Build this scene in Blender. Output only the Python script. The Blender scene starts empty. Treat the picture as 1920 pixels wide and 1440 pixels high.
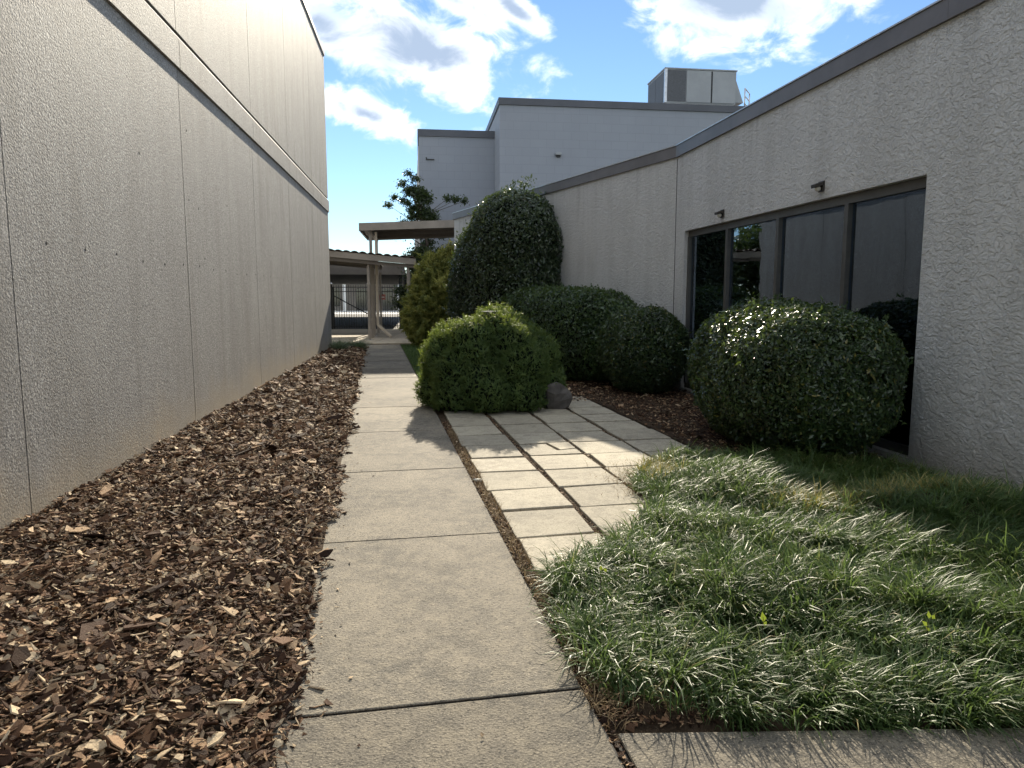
import bpy, math, random
import numpy as np

R = math.radians
rng = np.random.default_rng(7)
random.seed(7)
scene = bpy.context.scene

# ------------------------------------------------------------------ camera
CAM_H = 1.6
FPX = 1340.0                                   # focal length in pixels of a 1920 px wide frame
cam_data = bpy.data.cameras.new('camera')
cam_data.sensor_width = 36.0
cam_data.lens = 36.0 * FPX / 1920.0
cam_data.clip_start = 0.05
cam_data.clip_end = 2000.0
cam = bpy.data.objects.new('camera', cam_data)
scene.collection.objects.link(cam)
cam.location = (0, 0, CAM_H)
cam.rotation_euler = (R(90) - math.atan(160.0 / FPX), 0, 0)
scene.camera = cam

# ------------------------------------------------------------------ sun, sky, exposure
SUN_EL, SUN_AZ = R(24.5), R(-1.5)               # azimuth from +Y towards +X
sun_data = bpy.data.lights.new('sun', 'SUN')
sun_data.energy = 4.1
sun_data.angle = R(0.53)
sun_data.color = (1.0, 0.89, 0.71)
sun = bpy.data.objects.new('sun', sun_data)
scene.collection.objects.link(sun)
sun.rotation_euler = (R(90) - SUN_EL, 0, R(180) - SUN_AZ)
sun.location = (0, 0, 30)

scene.view_settings.view_transform = 'Standard'
scene.view_settings.look = 'None'
scene.view_settings.gamma = 1.0
scene.view_settings.use_curve_mapping = False
scene.view_settings.exposure = 1.12
scene.cycles.use_denoising = True
scene.cycles.use_adaptive_sampling = True
scene.cycles.adaptive_threshold = 0.025
scene.cycles.max_bounces = 6
scene.cycles.diffuse_bounces = 4
scene.cycles.glossy_bounces = 3
scene.cycles.transparent_max_bounces = 12

world = bpy.data.worlds.new('World')
scene.world = world
world.use_nodes = True
wt = world.node_tree
wt.nodes.clear()


class NT:
    """tiny helper to write node trees in one line per node"""
    def __init__(self, tree):
        self.t = tree

    def n(self, typ, ins=None, **props):
        nd = self.t.nodes.new(typ)
        for k, v in props.items():
            setattr(nd, k, v)
        if ins:
            for k, v in ins.items():
                sock = nd.inputs[k]
                if isinstance(v, bpy.types.NodeSocket):
                    self.t.links.new(v, sock)
                else:
                    sock.default_value = v
        return nd

    def math(self, op, a, b=0.0, c=None, clamp=False):
        nd = self.n('ShaderNodeMath', operation=op, use_clamp=clamp)
        for i, v in enumerate((a, b, c)):
            if v is None:
                continue
            if isinstance(v, bpy.types.NodeSocket):
                self.t.links.new(v, nd.inputs[i])
            else:
                nd.inputs[i].default_value = v
        return nd.outputs[0]

    def noise(self, vec, scale, detail=4.0, rough=0.55, dist=0.0):
        return self.n('ShaderNodeTexNoise', {'Vector': vec, 'Scale': scale, 'Detail': detail,
                                             'Roughness': rough, 'Distortion': dist}).outputs['Fac']

    def sstep(self, v, lo, hi, a=0.0, b=1.0):
        return self.n('ShaderNodeMapRange', {'Value': v, 'From Min': lo, 'From Max': hi, 'To Min': a, 'To Max': b},
                      interpolation_type='SMOOTHSTEP').outputs[0]

    def lin(self, v, lo, hi, a=0.0, b=1.0):
        return self.n('ShaderNodeMapRange', {'Value': v, 'From Min': lo, 'From Max': hi, 'To Min': a, 'To Max': b}).outputs[0]

    def mix(self, fac, a, b, blend='MIX'):
        nd = self.n('ShaderNodeMix', data_type='RGBA', blend_type=blend)
        for i, v in ((0, fac), (6, a), (7, b)):
            if isinstance(v, bpy.types.NodeSocket):
                self.t.links.new(v, nd.inputs[i])
            else:
                nd.inputs[i].default_value = v if i == 0 else (*v[:3], 1.0)
        return nd.outputs[2]

    def ramp(self, fac, stops, interp='LINEAR'):
        nd = self.n('ShaderNodeValToRGB', {'Fac': fac})
        cr = nd.color_ramp
        cr.interpolation = interp
        while len(cr.elements) < len(stops):
            cr.elements.new(0.5)
        for e, (p, col) in zip(cr.elements, stops):
            e.position = p
            e.color = (*col, 1.0)
        return nd.outputs['Color']

    def scaled(self, vec, s):
        return self.n('ShaderNodeVectorMath', {0: vec, 1: s}, operation='MULTIPLY').outputs[0]


w = NT(wt)
geo_dir = w.n('ShaderNodeTexCoord').outputs['Generated']
sky = w.n('ShaderNodeTexSky', sky_type='NISHITA', sun_disc=False)
sky.sun_elevation = SUN_EL
sky.sun_rotation = SUN_AZ
sky.air_density = 1.0
sky.dust_density = 0.0
sky.ozone_density = 3.8
sky.altitude = 200
SKY_STRENGTH = 0.072
sep = w.n('ShaderNodeSeparateXYZ', {0: geo_dir})
dx, dy, dz = sep.outputs
az = w.math('ARCTAN2', dx, dy)
el = w.math('ARCSINE', dz)
ae = w.n('ShaderNodeCombineXYZ', {0: az, 1: el, 2: 0.0}).outputs[0]
CLOUDS = [  # azimuth, elevation, half width, half height, tilt (degrees)
    (-13.0, 24.6, 7.0, 2.8, 2), (-6.6, 18.2, 9.6, 3.5, -19), (-4.2, 21.4, 5.0, 1.5, -22), (0.2, 20.9, 3.2, 1.0, -32),
    (-11.0, 13.6, 5.0, 1.5, -16), (-14.6, 19.6, 3.6, 2.2, 8), (17.0, 20.8, 8.6, 3.7, -4), (10.4, 23.0, 4.6, 2.2, -26), (24.6, 21.2, 4.0, 2.0, 12)]
dens = None
for a, e_, hw, hh, tilt in CLOUDS:
    mp = w.n('ShaderNodeMapping', {'Vector': ae, 'Location': (R(a), R(e_), 0), 'Rotation': (0, 0, R(tilt)),
                                   'Scale': (R(hw), R(hh), 1.0)}, vector_type='TEXTURE')
    ln = w.n('ShaderNodeVectorMath', {0: mp.outputs[0]}, operation='LENGTH').outputs['Value']
    v = w.math('SUBTRACT', 1.0, ln)
    dens = v if dens is None else w.math('SMOOTH_MAX', dens, v, 0.25)
warp = w.scaled(ae, (1.0, 1.5, 1.0))
n1 = w.noise(warp, 13.0, 7.0, 0.60, 0.5)
n2 = w.noise(warp, 5.5, 3.0, 0.5, 0.2)
# broken cloud added over the unseen rest of the sky to raise ambient light
n3 = w.noise(w.scaled(geo_dir, (1.0, 1.0, 1.6)), 2.3, 3.0, 0.5, 0.0)
ahead = w.sstep(dy, 0.72, 0.90, 0.0, 1.6)
dens = w.math('MAXIMUM', dens, w.math('SUBTRACT', w.lin(n3, 0.44, 0.60, -0.2, 0.9), ahead))
d = w.math('ADD', dens, w.math('MULTIPLY', w.math('SUBTRACT', n1, 0.5), 2.7))
d = w.math('ADD', d, w.math('MULTIPLY', w.math('SUBTRACT', n2, 0.5), 0.9))
alpha = w.sstep(d, -0.15, 0.75)
thick = w.sstep(w.math('ADD', w.math('ADD', dens, w.math('MULTIPLY', w.math('SUBTRACT', n2, 0.5), 2.0)), w.math('MULTIPLY', w.math('SUBTRACT', n1, 0.5), 1.5)), 0.22, 1.0)
sun_dir = (math.sin(SUN_AZ) * math.cos(SUN_EL), math.cos(SUN_AZ) * math.cos(SUN_EL), math.sin(SUN_EL))
cosang = w.n('ShaderNodeVectorMath', {0: geo_dir, 1: sun_dir}, operation='DOT_PRODUCT').outputs['Value']
back_lit = w.sstep(cosang, 0.2, 0.85, 0.25, 1.0)          # clouds towards the sun show grey cores, the others are lit from the front
ccol = w.mix(w.math('MULTIPLY', thick, back_lit), (0.84, 0.86, 0.87), (0.235, 0.295, 0.39))
bg_sky = w.n('ShaderNodeBackground', {'Color': sky.outputs[0], 'Strength': SKY_STRENGTH})
bg_cl = w.n('ShaderNodeBackground', {'Color': ccol, 'Strength': 1.0})
mixs = w.n('ShaderNodeMixShader', {0: alpha, 1: bg_sky.outputs[0], 2: bg_cl.outputs[0]})
w.n('ShaderNodeOutputWorld', {'Surface': mixs.outputs[0]})

# ------------------------------------------------------------------ materials
MATS = {}


def material(name):
    m = bpy.data.materials.new(name)
    m.use_nodes = True
    m.node_tree.nodes.clear()
    MATS[name] = m
    return NT(m.node_tree)


def finish(t, color, rough=0.8, bump=None, bump_strength=0.4, bump_dist=0.01, spec=0.4, metal=0.0, transl=0.0, transl_col=None, coat=0.0):
    ins = {'Base Color': color if isinstance(color, bpy.types.NodeSocket) else (*color, 1.0), 'Roughness': rough,
           'Specular IOR Level': spec, 'Metallic': metal, 'Coat Weight': coat}
    if bump is not None:
        ins['Normal'] = t.n('ShaderNodeBump', {'Height': bump, 'Strength': bump_strength, 'Distance': bump_dist}).outputs[0]
    b = t.n('ShaderNodeBsdfPrincipled', ins)
    out = b.outputs[0]
    if transl > 0:
        tc = transl_col if transl_col is not None else color
        tr = t.n('ShaderNodeBsdfTranslucent', {'Color': tc if isinstance(tc, bpy.types.NodeSocket) else (*tc, 1.0)})
        out = t.n('ShaderNodeMixShader', {0: transl, 1: out, 2: tr.outputs[0]}).outputs[0]
    t.n('ShaderNodeOutputMaterial', {'Surface': out})


def pos(t):
    return t.n('ShaderNodeNewGeometry').outputs['Position']


def zof(t, p):
    return t.n('ShaderNodeSeparateXYZ', {0: p}).outputs[2]


def obj_random(t):
    return t.n('ShaderNodeObjectInfo').outputs['Random']


# exposed aggregate concrete of the tall building
t = material('aggregate')
p = pos(t)
fine = t.noise(p, 52, 4, 0.7)
vor = t.n('ShaderNodeTexVoronoi', {'Vector': p, 'Scale': 55.0}, feature='F1').outputs['Distance']
grit = t.noise(p, 110, 2, 0.6)
streak = t.noise(t.scaled(p, (1.9, 1.9, 0.20)), 1.7, 7, 0.66, 0.5)
streak2 = t.noise(t.scaled(p, (3.6, 3.6, 0.5)), 2.6, 6, 0.7, 0.4)
blot = t.noise(p, 0.8, 5, 0.6)
col = t.ramp(t.math('ADD', t.math('MULTIPLY', fine, 0.6), t.math('MULTIPLY', grit, 0.4)),
             [(0.34, (0.085, 0.082, 0.076)), (0.5, (0.27, 0.26, 0.243)), (0.64, (0.54, 0.52, 0.485))])
col = t.mix(t.sstep(streak, 0.42, 0.70, 0.0, 0.55), col, (0.19, 0.178, 0.158), 'MIX')
col = t.mix(t.sstep(streak2, 0.46, 0.80, 0.0, 0.32), col, (0.17, 0.16, 0.145))
col = t.mix(t.sstep(blot, 0.5, 0.75, 0.0, 0.30), col, (0.40, 0.385, 0.355))
low = t.sstep(t.math('ADD', zof(t, p), t.math('MULTIPLY', t.noise(p, 1.6, 4), 0.7)), 0.35, 1.05, 0.75, 0.0)
col = t.mix(low, col, (0.40, 0.335, 0.24))
h = t.math('ADD', t.math('MULTIPLY', fine, 0.8), t.math('MULTIPLY', t.math('SUBTRACT', 1.0, vor), 0.5))
finish(t, col, 0.70, h, 0.65, 0.006, spec=0.25)

t = material('joint_dark')
finish(t, (0.045, 0.042, 0.038), 0.9)

# knock-down stucco
t = material('stucco')
p = pos(t)
wv = t.n('ShaderNodeVectorMath', {0: p, 1: t.n('ShaderNodeVectorMath', {0: t.n('ShaderNodeTexNoise', {'Vector': p, 'Scale': 7.0, 'Detail': 3.0}).outputs['Color'], 1: (0.09, 0.09, 0.09)},
         operation='MULTIPLY').outputs[0]}, operation='ADD').outputs[0]
ws = t.scaled(wv, (1.0, 1.0, 1.5))
pl1 = t.sstep(t.noise(ws, 13.0, 3, 0.55, 0.25), 0.455, 0.545)
plate = t.sstep(t.noise(ws, 28.0, 3, 0.55, 0.2), 0.45, 0.55)
g = t.noise(p, 75, 3, 0.6)
hh_ = t.math('ADD', t.math('ADD', t.math('MULTIPLY', pl1, 0.55), t.math('MULTIPLY', plate, 0.45)), t.math('MULTIPLY', g, 0.22))
stain = t.noise(t.scaled(p, (2.5, 2.5, 0.5)), 1.1, 5, 0.6)
col = t.mix(t.sstep(stain, 0.35, 0.72), (0.66, 0.645, 0.615), (0.58, 0.565, 0.535))
col = t.mix(t.math('MULTIPLY', plate, 0.06), col, (0.70, 0.685, 0.65))
runs = t.noise(t.scaled(p, (6.0, 6.0, 0.22)), 1.6, 5, 0.65)
upper = t.math('MULTIPLY', t.sstep(zof(t, p), 2.9, 4.1), t.sstep(runs, 0.48, 0.72, 0.0, 0.40))
col = t.mix(upper, col, (0.36, 0.345, 0.32))
low = t.sstep(t.math('ADD', zof(t, p), t.math('MULTIPLY', t.noise(p, 2.0, 4), 0.5)), 0.25, 0.85, 0.65, 0.0)
col = t.mix(low, col, (0.33, 0.29, 0.22))
finish(t, col, 0.72, hh_, 0.9, 0.014, spec=0.4)

# concrete of the path
def concrete(name, light, dark, warm, agg=1.0):
    t = material(name)
    p = pos(t)
    big = t.noise(p, 0.8, 8, 0.68, 0.2)
    mid = t.noise(p, 10.0, 7, 0.72, 0.2)
    fine = t.noise(p, 55, 4, 0.7)
    grit = t.noise(p, 120, 3, 0.7)
    pit = t.n('ShaderNodeTexVoronoi', {'Vector': p, 'Scale': 95.0}, feature='F1').outputs['Distance']
    c = t.mix(t.sstep(big, 0.36, 0.66), dark, light)
    c = t.mix(t.sstep(mid, 0.42, 0.62, 0.0, 0.55), c, warm)
    c = t.mix(t.sstep(t.noise(p, 4.2, 9, 0.78), 0.50, 0.64, 0.0, 0.42), c, tuple(x * 0.55 for x in dark))
    c = t.mix(t.sstep(fine, 0.50, 0.66, 0.0, 0.66 * agg), c, tuple(x * 0.40 for x in dark))
    c = t.mix(t.sstep(grit, 0.54, 0.68, 0.0, 0.60 * agg), c, tuple(min(0.75, x * 1.7) for x in light))
    ob = t.lin(obj_random(t), 0, 1, 0.80, 1.12)
    c = t.mix(1.0, c, t.n('ShaderNodeCombineXYZ', {0: ob, 1: ob, 2: ob}).outputs[0], 'MULTIPLY')
    h = t.math('ADD', t.math('MULTIPLY', fine, 0.7), t.math('MULTIPLY', pit, 0.6))
    finish(t, c, 0.85, h, 0.55 * agg, 0.006, spec=0.25)


concrete('path_concrete', (0.24, 0.21, 0.162), (0.105, 0.096, 0.08), (0.285, 0.247, 0.182), 1.25)
concrete('paver_concrete', (0.44, 0.395, 0.30), (0.30, 0.268, 0.21), (0.49, 0.435, 0.33), 0.75)
concrete('pad_concrete', (0.50, 0.43, 0.33), (0.37, 0.32, 0.25), (0.50, 0.42, 0.31), 0.5)

t = material('soil')
p = pos(t)
col = t.ramp(t.noise(p, 9.0, 7, 0.7), [(0.3, (0.028, 0.019, 0.012)), (0.55, (0.075, 0.052, 0.034)), (0.75, (0.15, 0.11, 0.07))])
finish(t, col, 0.95, t.noise(p, 22, 7, 0.7), 1.0, 0.03, spec=0.1)

t = material('far_ground')
p = pos(t)
col = t.ramp(t.noise(p, 0.6, 6, 0.6), [(0.3, (0.05, 0.06, 0.025)), (0.6, (0.09, 0.10, 0.045)), (0.8, (0.14, 0.12, 0.07))])
finish(t, col, 0.95, t.noise(p, 5, 6, 0.7), 0.8, 0.05, spec=0.1)

t = material('asphalt')
p = pos(t)
col = t.ramp(t.noise(p, 30, 5, 0.7), [(0.3, (0.035, 0.035, 0.036)), (0.7, (0.075, 0.073, 0.07))])
finish(t, col, 0.9, t.noise(p, 60, 3), 0.4, 0.01)


def simple(name, color, rough=0.6, var=0.25, scale=3.0, metal=0.0, spec=0.4, bump=0.0, bscale=40, stretch=(1, 1, 1)):
    t = material(name)
    p = t.scaled(pos(t), stretch)
    n_ = t.noise(p, scale, 6, 0.65)
    c = t.mix(t.sstep(n_, 0.3, 0.72), tuple(x * (1 - var) for x in color), tuple(min(1, x * (1 + var * 0.6)) for x in color))
    finish(t, c, rough, t.noise(p, bscale, 4, 0.6) if bump else None, bump, 0.005, spec=spec, metal=metal)


simple('coping_metal', (0.155, 0.145, 0.145), 0.45, 0.18, 1.4, spec=0.5)
simple('coping_slate', (0.085, 0.09, 0.105), 0.5, 0.15, 0.8)
simple('window_frame', (0.11, 0.102, 0.09), 0.42, 0.2, 5.0, metal=0.35)
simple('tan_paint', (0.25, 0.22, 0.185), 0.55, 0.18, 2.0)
simple('tan_shaded', (0.15, 0.13, 0.11), 0.65, 0.15, 2.0)  # tan paint made darker, shade under the canopies put into the colour
simple('dark_iron', (0.014, 0.015, 0.017), 0.45, 0.2, 8.0)
simple('bright_steel', (0.75, 0.75, 0.74), 0.18, 0.1, 8.0, metal=1.0)
simple('roof_tile', (0.105, 0.075, 0.055), 0.8, 0.4, 4.0, bump=0.5)
simple('dark_roof', (0.05, 0.045, 0.04), 0.85, 0.3, 2.0)
simple('unit_panel', (0.30, 0.315, 0.325), 0.5, 0.10, 1.0, metal=0.1)
simple('unit_coil', (0.095, 0.10, 0.11), 0.6, 0.3, 12.0, stretch=(1, 1, 4))
simple('galvanised', (0.56, 0.57, 0.58), 0.35, 0.2, 6.0, metal=0.7)
simple('white_wall', (0.78, 0.77, 0.73), 0.7, 0.1, 0.3)
simple('pale_pavement', (0.55, 0.53, 0.48), 0.85, 0.2, 0.4)
simple('glass_dark', (0.02, 0.025, 0.03), 0.08, 0.1, 1.0, spec=0.8)
simple('curtain', (0.34, 0.46, 0.68), 0.9, 0.45, 1.6, stretch=(5, 5, 0.5))
simple('fixture_bronze', (0.06, 0.052, 0.045), 0.4, 0.2, 8.0, metal=0.4)
simple('fixture_lens', (0.62, 0.58, 0.50), 0.2, 0.1, 8.0)
simple('rock', (0.095, 0.085, 0.075), 0.85, 0.4, 6.0, bump=0.8, bscale=14)
simple('pale_piece', (0.62, 0.60, 0.52), 0.8, 0.2, 10.0)
simple('sign_red', (0.30, 0.10, 0.08), 0.5, 0.15, 4.0)
simple('bark', (0.085, 0.066, 0.05), 0.9, 0.45, 9.0, bump=0.8, bscale=30)
simple('core_black', (0.008, 0.012, 0.007), 0.95, 0.4, 5.0, spec=0.05)
simple('stem_wood', (0.07, 0.05, 0.035), 0.9, 0.4, 9.0, spec=0.1)
simple('room_dark', (0.05, 0.05, 0.055), 0.9, 0.2, 1.0)
simple('drain_tan', (0.44, 0.38, 0.30), 0.5, 0.15, 2.0)

# painted concrete block
t = material('painted_block')
p = pos(t)
u = t.n('ShaderNodeVectorRotate', {'Vector': p, 'Angle': R(-7.4)}, rotation_type='Z_AXIS').outputs[0]
sp = t.n('ShaderNodeSeparateXYZ', {0: u}).outputs
uv = t.n('ShaderNodeCombineXYZ', {0: t.math('ADD', sp[0], sp[1]), 1: sp[2], 2: 0.0}).outputs[0]
br = t.n('ShaderNodeTexBrick', {'Vector': uv, 'Scale': 1.0, 'Brick Width': 0.8, 'Row Height': 0.4, 'Mortar Size': 0.012, 'Mortar Smooth': 0.4,
                               'Color1': (0.265, 0.285, 0.32, 1), 'Color2': (0.275, 0.295, 0.33, 1), 'Mortar': (0.235, 0.25, 0.28, 1)}, offset=0.5)
cc = t.mix(t.sstep(t.noise(t.scaled(p, (1, 1, 0.3)), 0.9, 6, 0.6), 0.35, 0.75, 0.0, 0.3), br.outputs['Color'], (0.225, 0.24, 0.27))
finish(t, cc, 0.7, t.math('SUBTRACT', 1.0, br.outputs['Fac']), 0.22, 0.01)

# window glass: mirror-like over a dark see-through
t = material('window_glass')
fr = t.n('ShaderNodeFresnel', {'IOR': 1.5}).outputs[0]
fac = t.math('MULTIPLY_ADD', fr, 1.8, 0.12, clamp=True)
gl = t.n('ShaderNodeBsdfGlossy', {'Color': (0.60, 0.72, 0.88, 1), 'Roughness': 0.012})
tr = t.n('ShaderNodeBsdfTransparent', {'Color': (0.80, 0.85, 0.92, 1)})
wob = t.n('ShaderNodeBump', {'Height': t.noise(pos(t), 1.6, 2, 0.4), 'Strength': 0.05, 'Distance': 0.05})
t.t.links.new(wob.outputs[0], gl.inputs['Normal'])
mx = t.n('ShaderNodeMixShader', {0: fac, 1: tr.outputs[0], 2: gl.outputs[0]})
t.n('ShaderNodeOutputMaterial', {'Surface': mx.outputs[0]})


def rnd_attr(t):
    return t.n('ShaderNodeAttribute', attribute_name='rnd').outputs['Fac']


def foliage(name, stops, rough=0.35, transl=0.3, tcol=(0.25, 0.36, 0.05), spec=0.5):
    t = material(name)
    r_ = rnd_attr(t)
    c = t.ramp(r_, stops)
    c = t.mix(t.sstep(t.noise(pos(t), 2.3, 3), 0.35, 0.7, 0.0, 0.35), c, tuple(x * 0.6 for x in stops[0][1]))
    tc = t.mix(0.65, c, tcol)
    finish(t, c, rough, spec=spec, transl=transl, transl_col=tc)


foliage('leaf_glossy', [(0.0, (0.020, 0.038, 0.016)), (0.6, (0.042, 0.072, 0.028)), (0.93, (0.08, 0.12, 0.04)), (1.0, (0.20, 0.17, 0.04))], 0.30, 0.18, spec=0.45)
foliage('leaf_holly', [(0.0, (0.020, 0.036, 0.018)), (0.7, (0.045, 0.070, 0.032)), (1.0, (0.10, 0.13, 0.06))], 0.28, 0.12, spec=0.5)
foliage('leaf_hedge', [(0.0, (0.020, 0.044, 0.018)), (0.7, (0.044, 0.085, 0.028)), (1.0, (0.09, 0.14, 0.04))], 0.38, 0.22)
foliage('conifer', [(0.0, (0.045, 0.080, 0.030)), (0.6, (0.090, 0.150, 0.050)), (1.0, (0.18, 0.23, 0.075))], 0.55, 0.38, (0.34, 0.42, 0.06), 0.25)
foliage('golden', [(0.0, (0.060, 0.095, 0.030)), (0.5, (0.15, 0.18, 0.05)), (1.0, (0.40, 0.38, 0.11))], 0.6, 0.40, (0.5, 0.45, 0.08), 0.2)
foliage('tree_leaf', [(0.0, (0.014, 0.026, 0.012)), (0.7, (0.030, 0.050, 0.020)), (1.0, (0.06, 0.08, 0.03))], 0.40, 0.2)
foliage('lawn', [(0.0, (0.038, 0.074, 0.022)), (0.6, (0.085, 0.142, 0.040)), (0.90, (0.19, 0.235, 0.075)), (1.0, (0.42, 0.36, 0.17))], 0.46, 0.34, (0.21, 0.31, 0.08), 0.32)
foliage('lawn_dry', [(0.0, (0.10, 0.13, 0.035)), (0.5, (0.30, 0.27, 0.08)), (1.0, (0.46, 0.38, 0.16))], 0.5, 0.35, (0.5, 0.42, 0.1), 0.3)
foliage('dead_grass', [(0.0, (0.14, 0.09, 0.05)), (0.5, (0.30, 0.21, 0.12)), (1.0, (0.45, 0.35, 0.20))], 0.8, 0.15, (0.4, 0.3, 0.15), 0.1)
foliage('bright_leaf', [(0.0, (0.16, 0.24, 0.03)), (1.0, (0.26, 0.31, 0.05))], 0.5, 0.45, (0.42, 0.52, 0.06), 0.2)
foliage('grey_blade', [(0.0, (0.07, 0.10, 0.05)), (1.0, (0.22, 0.26, 0.15))], 0.5, 0.2, (0.2, 0.3, 0.1), 0.3)

BARK_STOPS = [(0.0, (0.022, 0.011, 0.007)), (0.30, (0.070, 0.036, 0.021)), (0.52, (0.215, 0.118, 0.064)), (0.74, (0.45, 0.305, 0.18)), (1.0, (0.74, 0.60, 0.40))]
for nm, src in (('bark_chip', 'attr'), ('bark_chip_single', 'obj')):
    t = material(nm)
    r_ = rnd_attr(t) if src == 'attr' else obj_random(t)
    c = t.ramp(r_ if src == 'attr' else t.lin(r_, 0, 1, 0.15, 0.92), BARK_STOPS)
    p = pos(t)
    c = t.mix(t.sstep(t.noise(p, 60, 4, 0.7), 0.35, 0.7, 0.0, 0.35), c, (0.09, 0.055, 0.035))
    if src == 'obj':
        ob = t.n('ShaderNodeTexCoord').outputs['Object']
        fib = t.noise(t.scaled(ob, (9.0, 1.6, 9.0)), 2.2, 6, 0.7)
        c = t.mix(t.sstep(fib, 0.42, 0.62, 0.0, 0.75), c, (0.10, 0.058, 0.034))
        finish(t, c, 0.8, fib, 0.9, 0.010, spec=0.2)
        continue
    finish(t, c, 0.75, t.noise(p, 130, 4, 0.75), 0.9, 0.006, spec=0.15)


# ------------------------------------------------------------------ mesh helpers
COL = scene.collection


def mesh_from(name, V, F):
    me = bpy.data.meshes.new(name)
    me.from_pydata([tuple(map(float, v)) for v in V], [], [tuple(f) for f in F])
    me.update()
    return me


def fast_mesh(name, V, T, rnd=None, flat=False):
    """V (n,3) T (m,3) int triangles; rnd (n,) per vertex"""
    me = bpy.data.meshes.new(name)
    V = np.ascontiguousarray(V, dtype=np.float32)
    T = np.ascontiguousarray(T, dtype=np.int32)
    me.vertices.add(len(V))
    me.vertices.foreach_set('co', V.ravel())
    me.loops.add(T.size)
    me.loops.foreach_set('vertex_index', T.ravel())
    me.polygons.add(len(T))
    me.polygons.foreach_set('loop_start', np.arange(0, T.size, 3, dtype=np.int32))
    try:
        me.polygons.foreach_set('loop_total', np.full(len(T), 3, dtype=np.int32))
    except Exception:
        pass
    if rnd is not None:
        at = me.attributes.new('rnd', 'FLOAT', 'POINT')
        at.data.foreach_set('value', np.ascontiguousarray(rnd, dtype=np.float32))
    me.update(calc_edges=True)
    me.validate()
    if flat:
        me.shade_flat()
    return me


def wloc(o):
    v = np.array(o.location)
    while o.parent:
        o = o.parent
        v = v + np.array(o.location)
    return v


def link(name, me, mat, parent=None, loc=None, bevel=0.0, smooth=False):
    o = bpy.data.objects.new(name, me)
    COL.objects.link(o)
    if mat and not me.materials:
        me.materials.append(MATS[mat])
    target = np.array(loc if loc is not None else (0, 0, 0), float)
    if parent is not None:
        o.parent = parent
        target = target - wloc(parent)
    o.location = tuple(target)
    if bevel:
        b = o.modifiers.new('bevel', 'BEVEL')
        b.width = bevel
        b.segments = 2
        b.limit_method = 'ANGLE'
    if smooth:
        for f in me.polygons:
            f.use_smooth = True
    return o


def tag(o, label=None, cat=None, group=None, kind=None):
    if label:
        o['label'] = label
    if cat:
        o['category'] = cat
    if group:
        o['group'] = group
    if kind:
        o['kind'] = kind
    return o


def thing(name, label, cat, loc=(0, 0, 0), group=None):
    o = bpy.data.objects.new(name, None)
    COL.objects.link(o)
    o.location = loc
    o.empty_display_size = 0.2
    return tag(o, label, cat, group)


BOXF = [(0, 1, 2, 3), (7, 6, 5, 4), (0, 4, 5, 1), (1, 5, 6, 2), (2, 6, 7, 3), (3, 7, 4, 0)]


class MB:
    def __init__(self):
        self.V, self.F = [], []

    def hexa(self, pts):
        """eight corners: bottom ring (ccw from above reversed is fixed by recalc), top ring"""
        b = len(self.V)
        self.V += [tuple(map(float, q)) for q in pts]
        self.F += [tuple(b + i for i in f) for f in ((3, 2, 1, 0), (4, 5, 6, 7), (0, 1, 5, 4), (1, 2, 6, 5), (2, 3, 7, 6), (3, 0, 4, 7))]
        return self

    def box(self, x0, y0, z0, x1, y1, z1):
        return self.hexa([(x0, y0, z0), (x1, y0, z0), (x1, y1, z0), (x0, y1, z0), (x0, y0, z1), (x1, y0, z1), (x1, y1, z1), (x0, y1, z1)])

    def obox(self, P, d, s0, s1, n0, n1, z0, z1):
        """box along direction d (2-vector) from P, s range along, n range along the right-hand normal"""
        d = np.array(d[:2], float)
        d /= np.linalg.norm(d)
        n = np.array((d[1], -d[0]))
        P = np.array(P[:2], float)
        c = [P + d * s + n * m for s, m in ((s0, n0), (s0, n1), (s1, n1), (s1, n0))]
        return self.hexa([(*q, z0) for q in c] + [(*q, z1) for q in c])

    def tube(self, A, B, r, r2=None, k=8):
        A, B = np.array(A, float), np.array(B, float)
        r2 = r if r2 is None else r2
        ax = (B - A) / np.linalg.norm(B - A)
        up = np.array((0, 0, 1.0)) if abs(ax[2]) < 0.9 else np.array((1.0, 0, 0))
        u = np.cross(ax, up); u /= np.linalg.norm(u)
        v = np.cross(ax, u)
        b = len(self.V)
        for C, rr in ((A, r), (B, r2)):
            for i in range(k):
                a = 2 * math.pi * i / k
                self.V.append(tuple(C + rr * (math.cos(a) * u + math.sin(a) * v)))
        for i in range(k):
            j = (i + 1) % k
            self.F.append((b + i, b + j, b + k + j, b + k + i))
        self.F.append(tuple(b + i for i in range(k))[::-1])
        self.F.append(tuple(b + k + i for i in range(k)))
        return self

    def prism(self, poly, z0, z1):
        b, k = len(self.V), len(poly)
        self.V += [(float(x), float(y), float(z0)) for x, y in poly] + [(float(x), float(y), float(z1)) for x, y in poly]
        self.F += [tuple(b + i for i in range(k))[::-1], tuple(b + k + i for i in range(k))]
        for i in range(k):
            j = (i + 1) % k
            self.F.append((b + i, b + j, b + k + j, b + k + i))
        return self

    def build(self, name, mat, parent=None, bevel=0.0, smooth=False, loc=None):
        import bmesh
        me = mesh_from(name, self.V, self.F)
        bm = bmesh.new()
        bm.from_mesh(me)
        bmesh.ops.recalc_face_normals(bm, faces=bm.faces)
        bm.to_mesh(me)
        bm.free()
        return link(name, me, mat, parent, loc, bevel, smooth)


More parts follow.
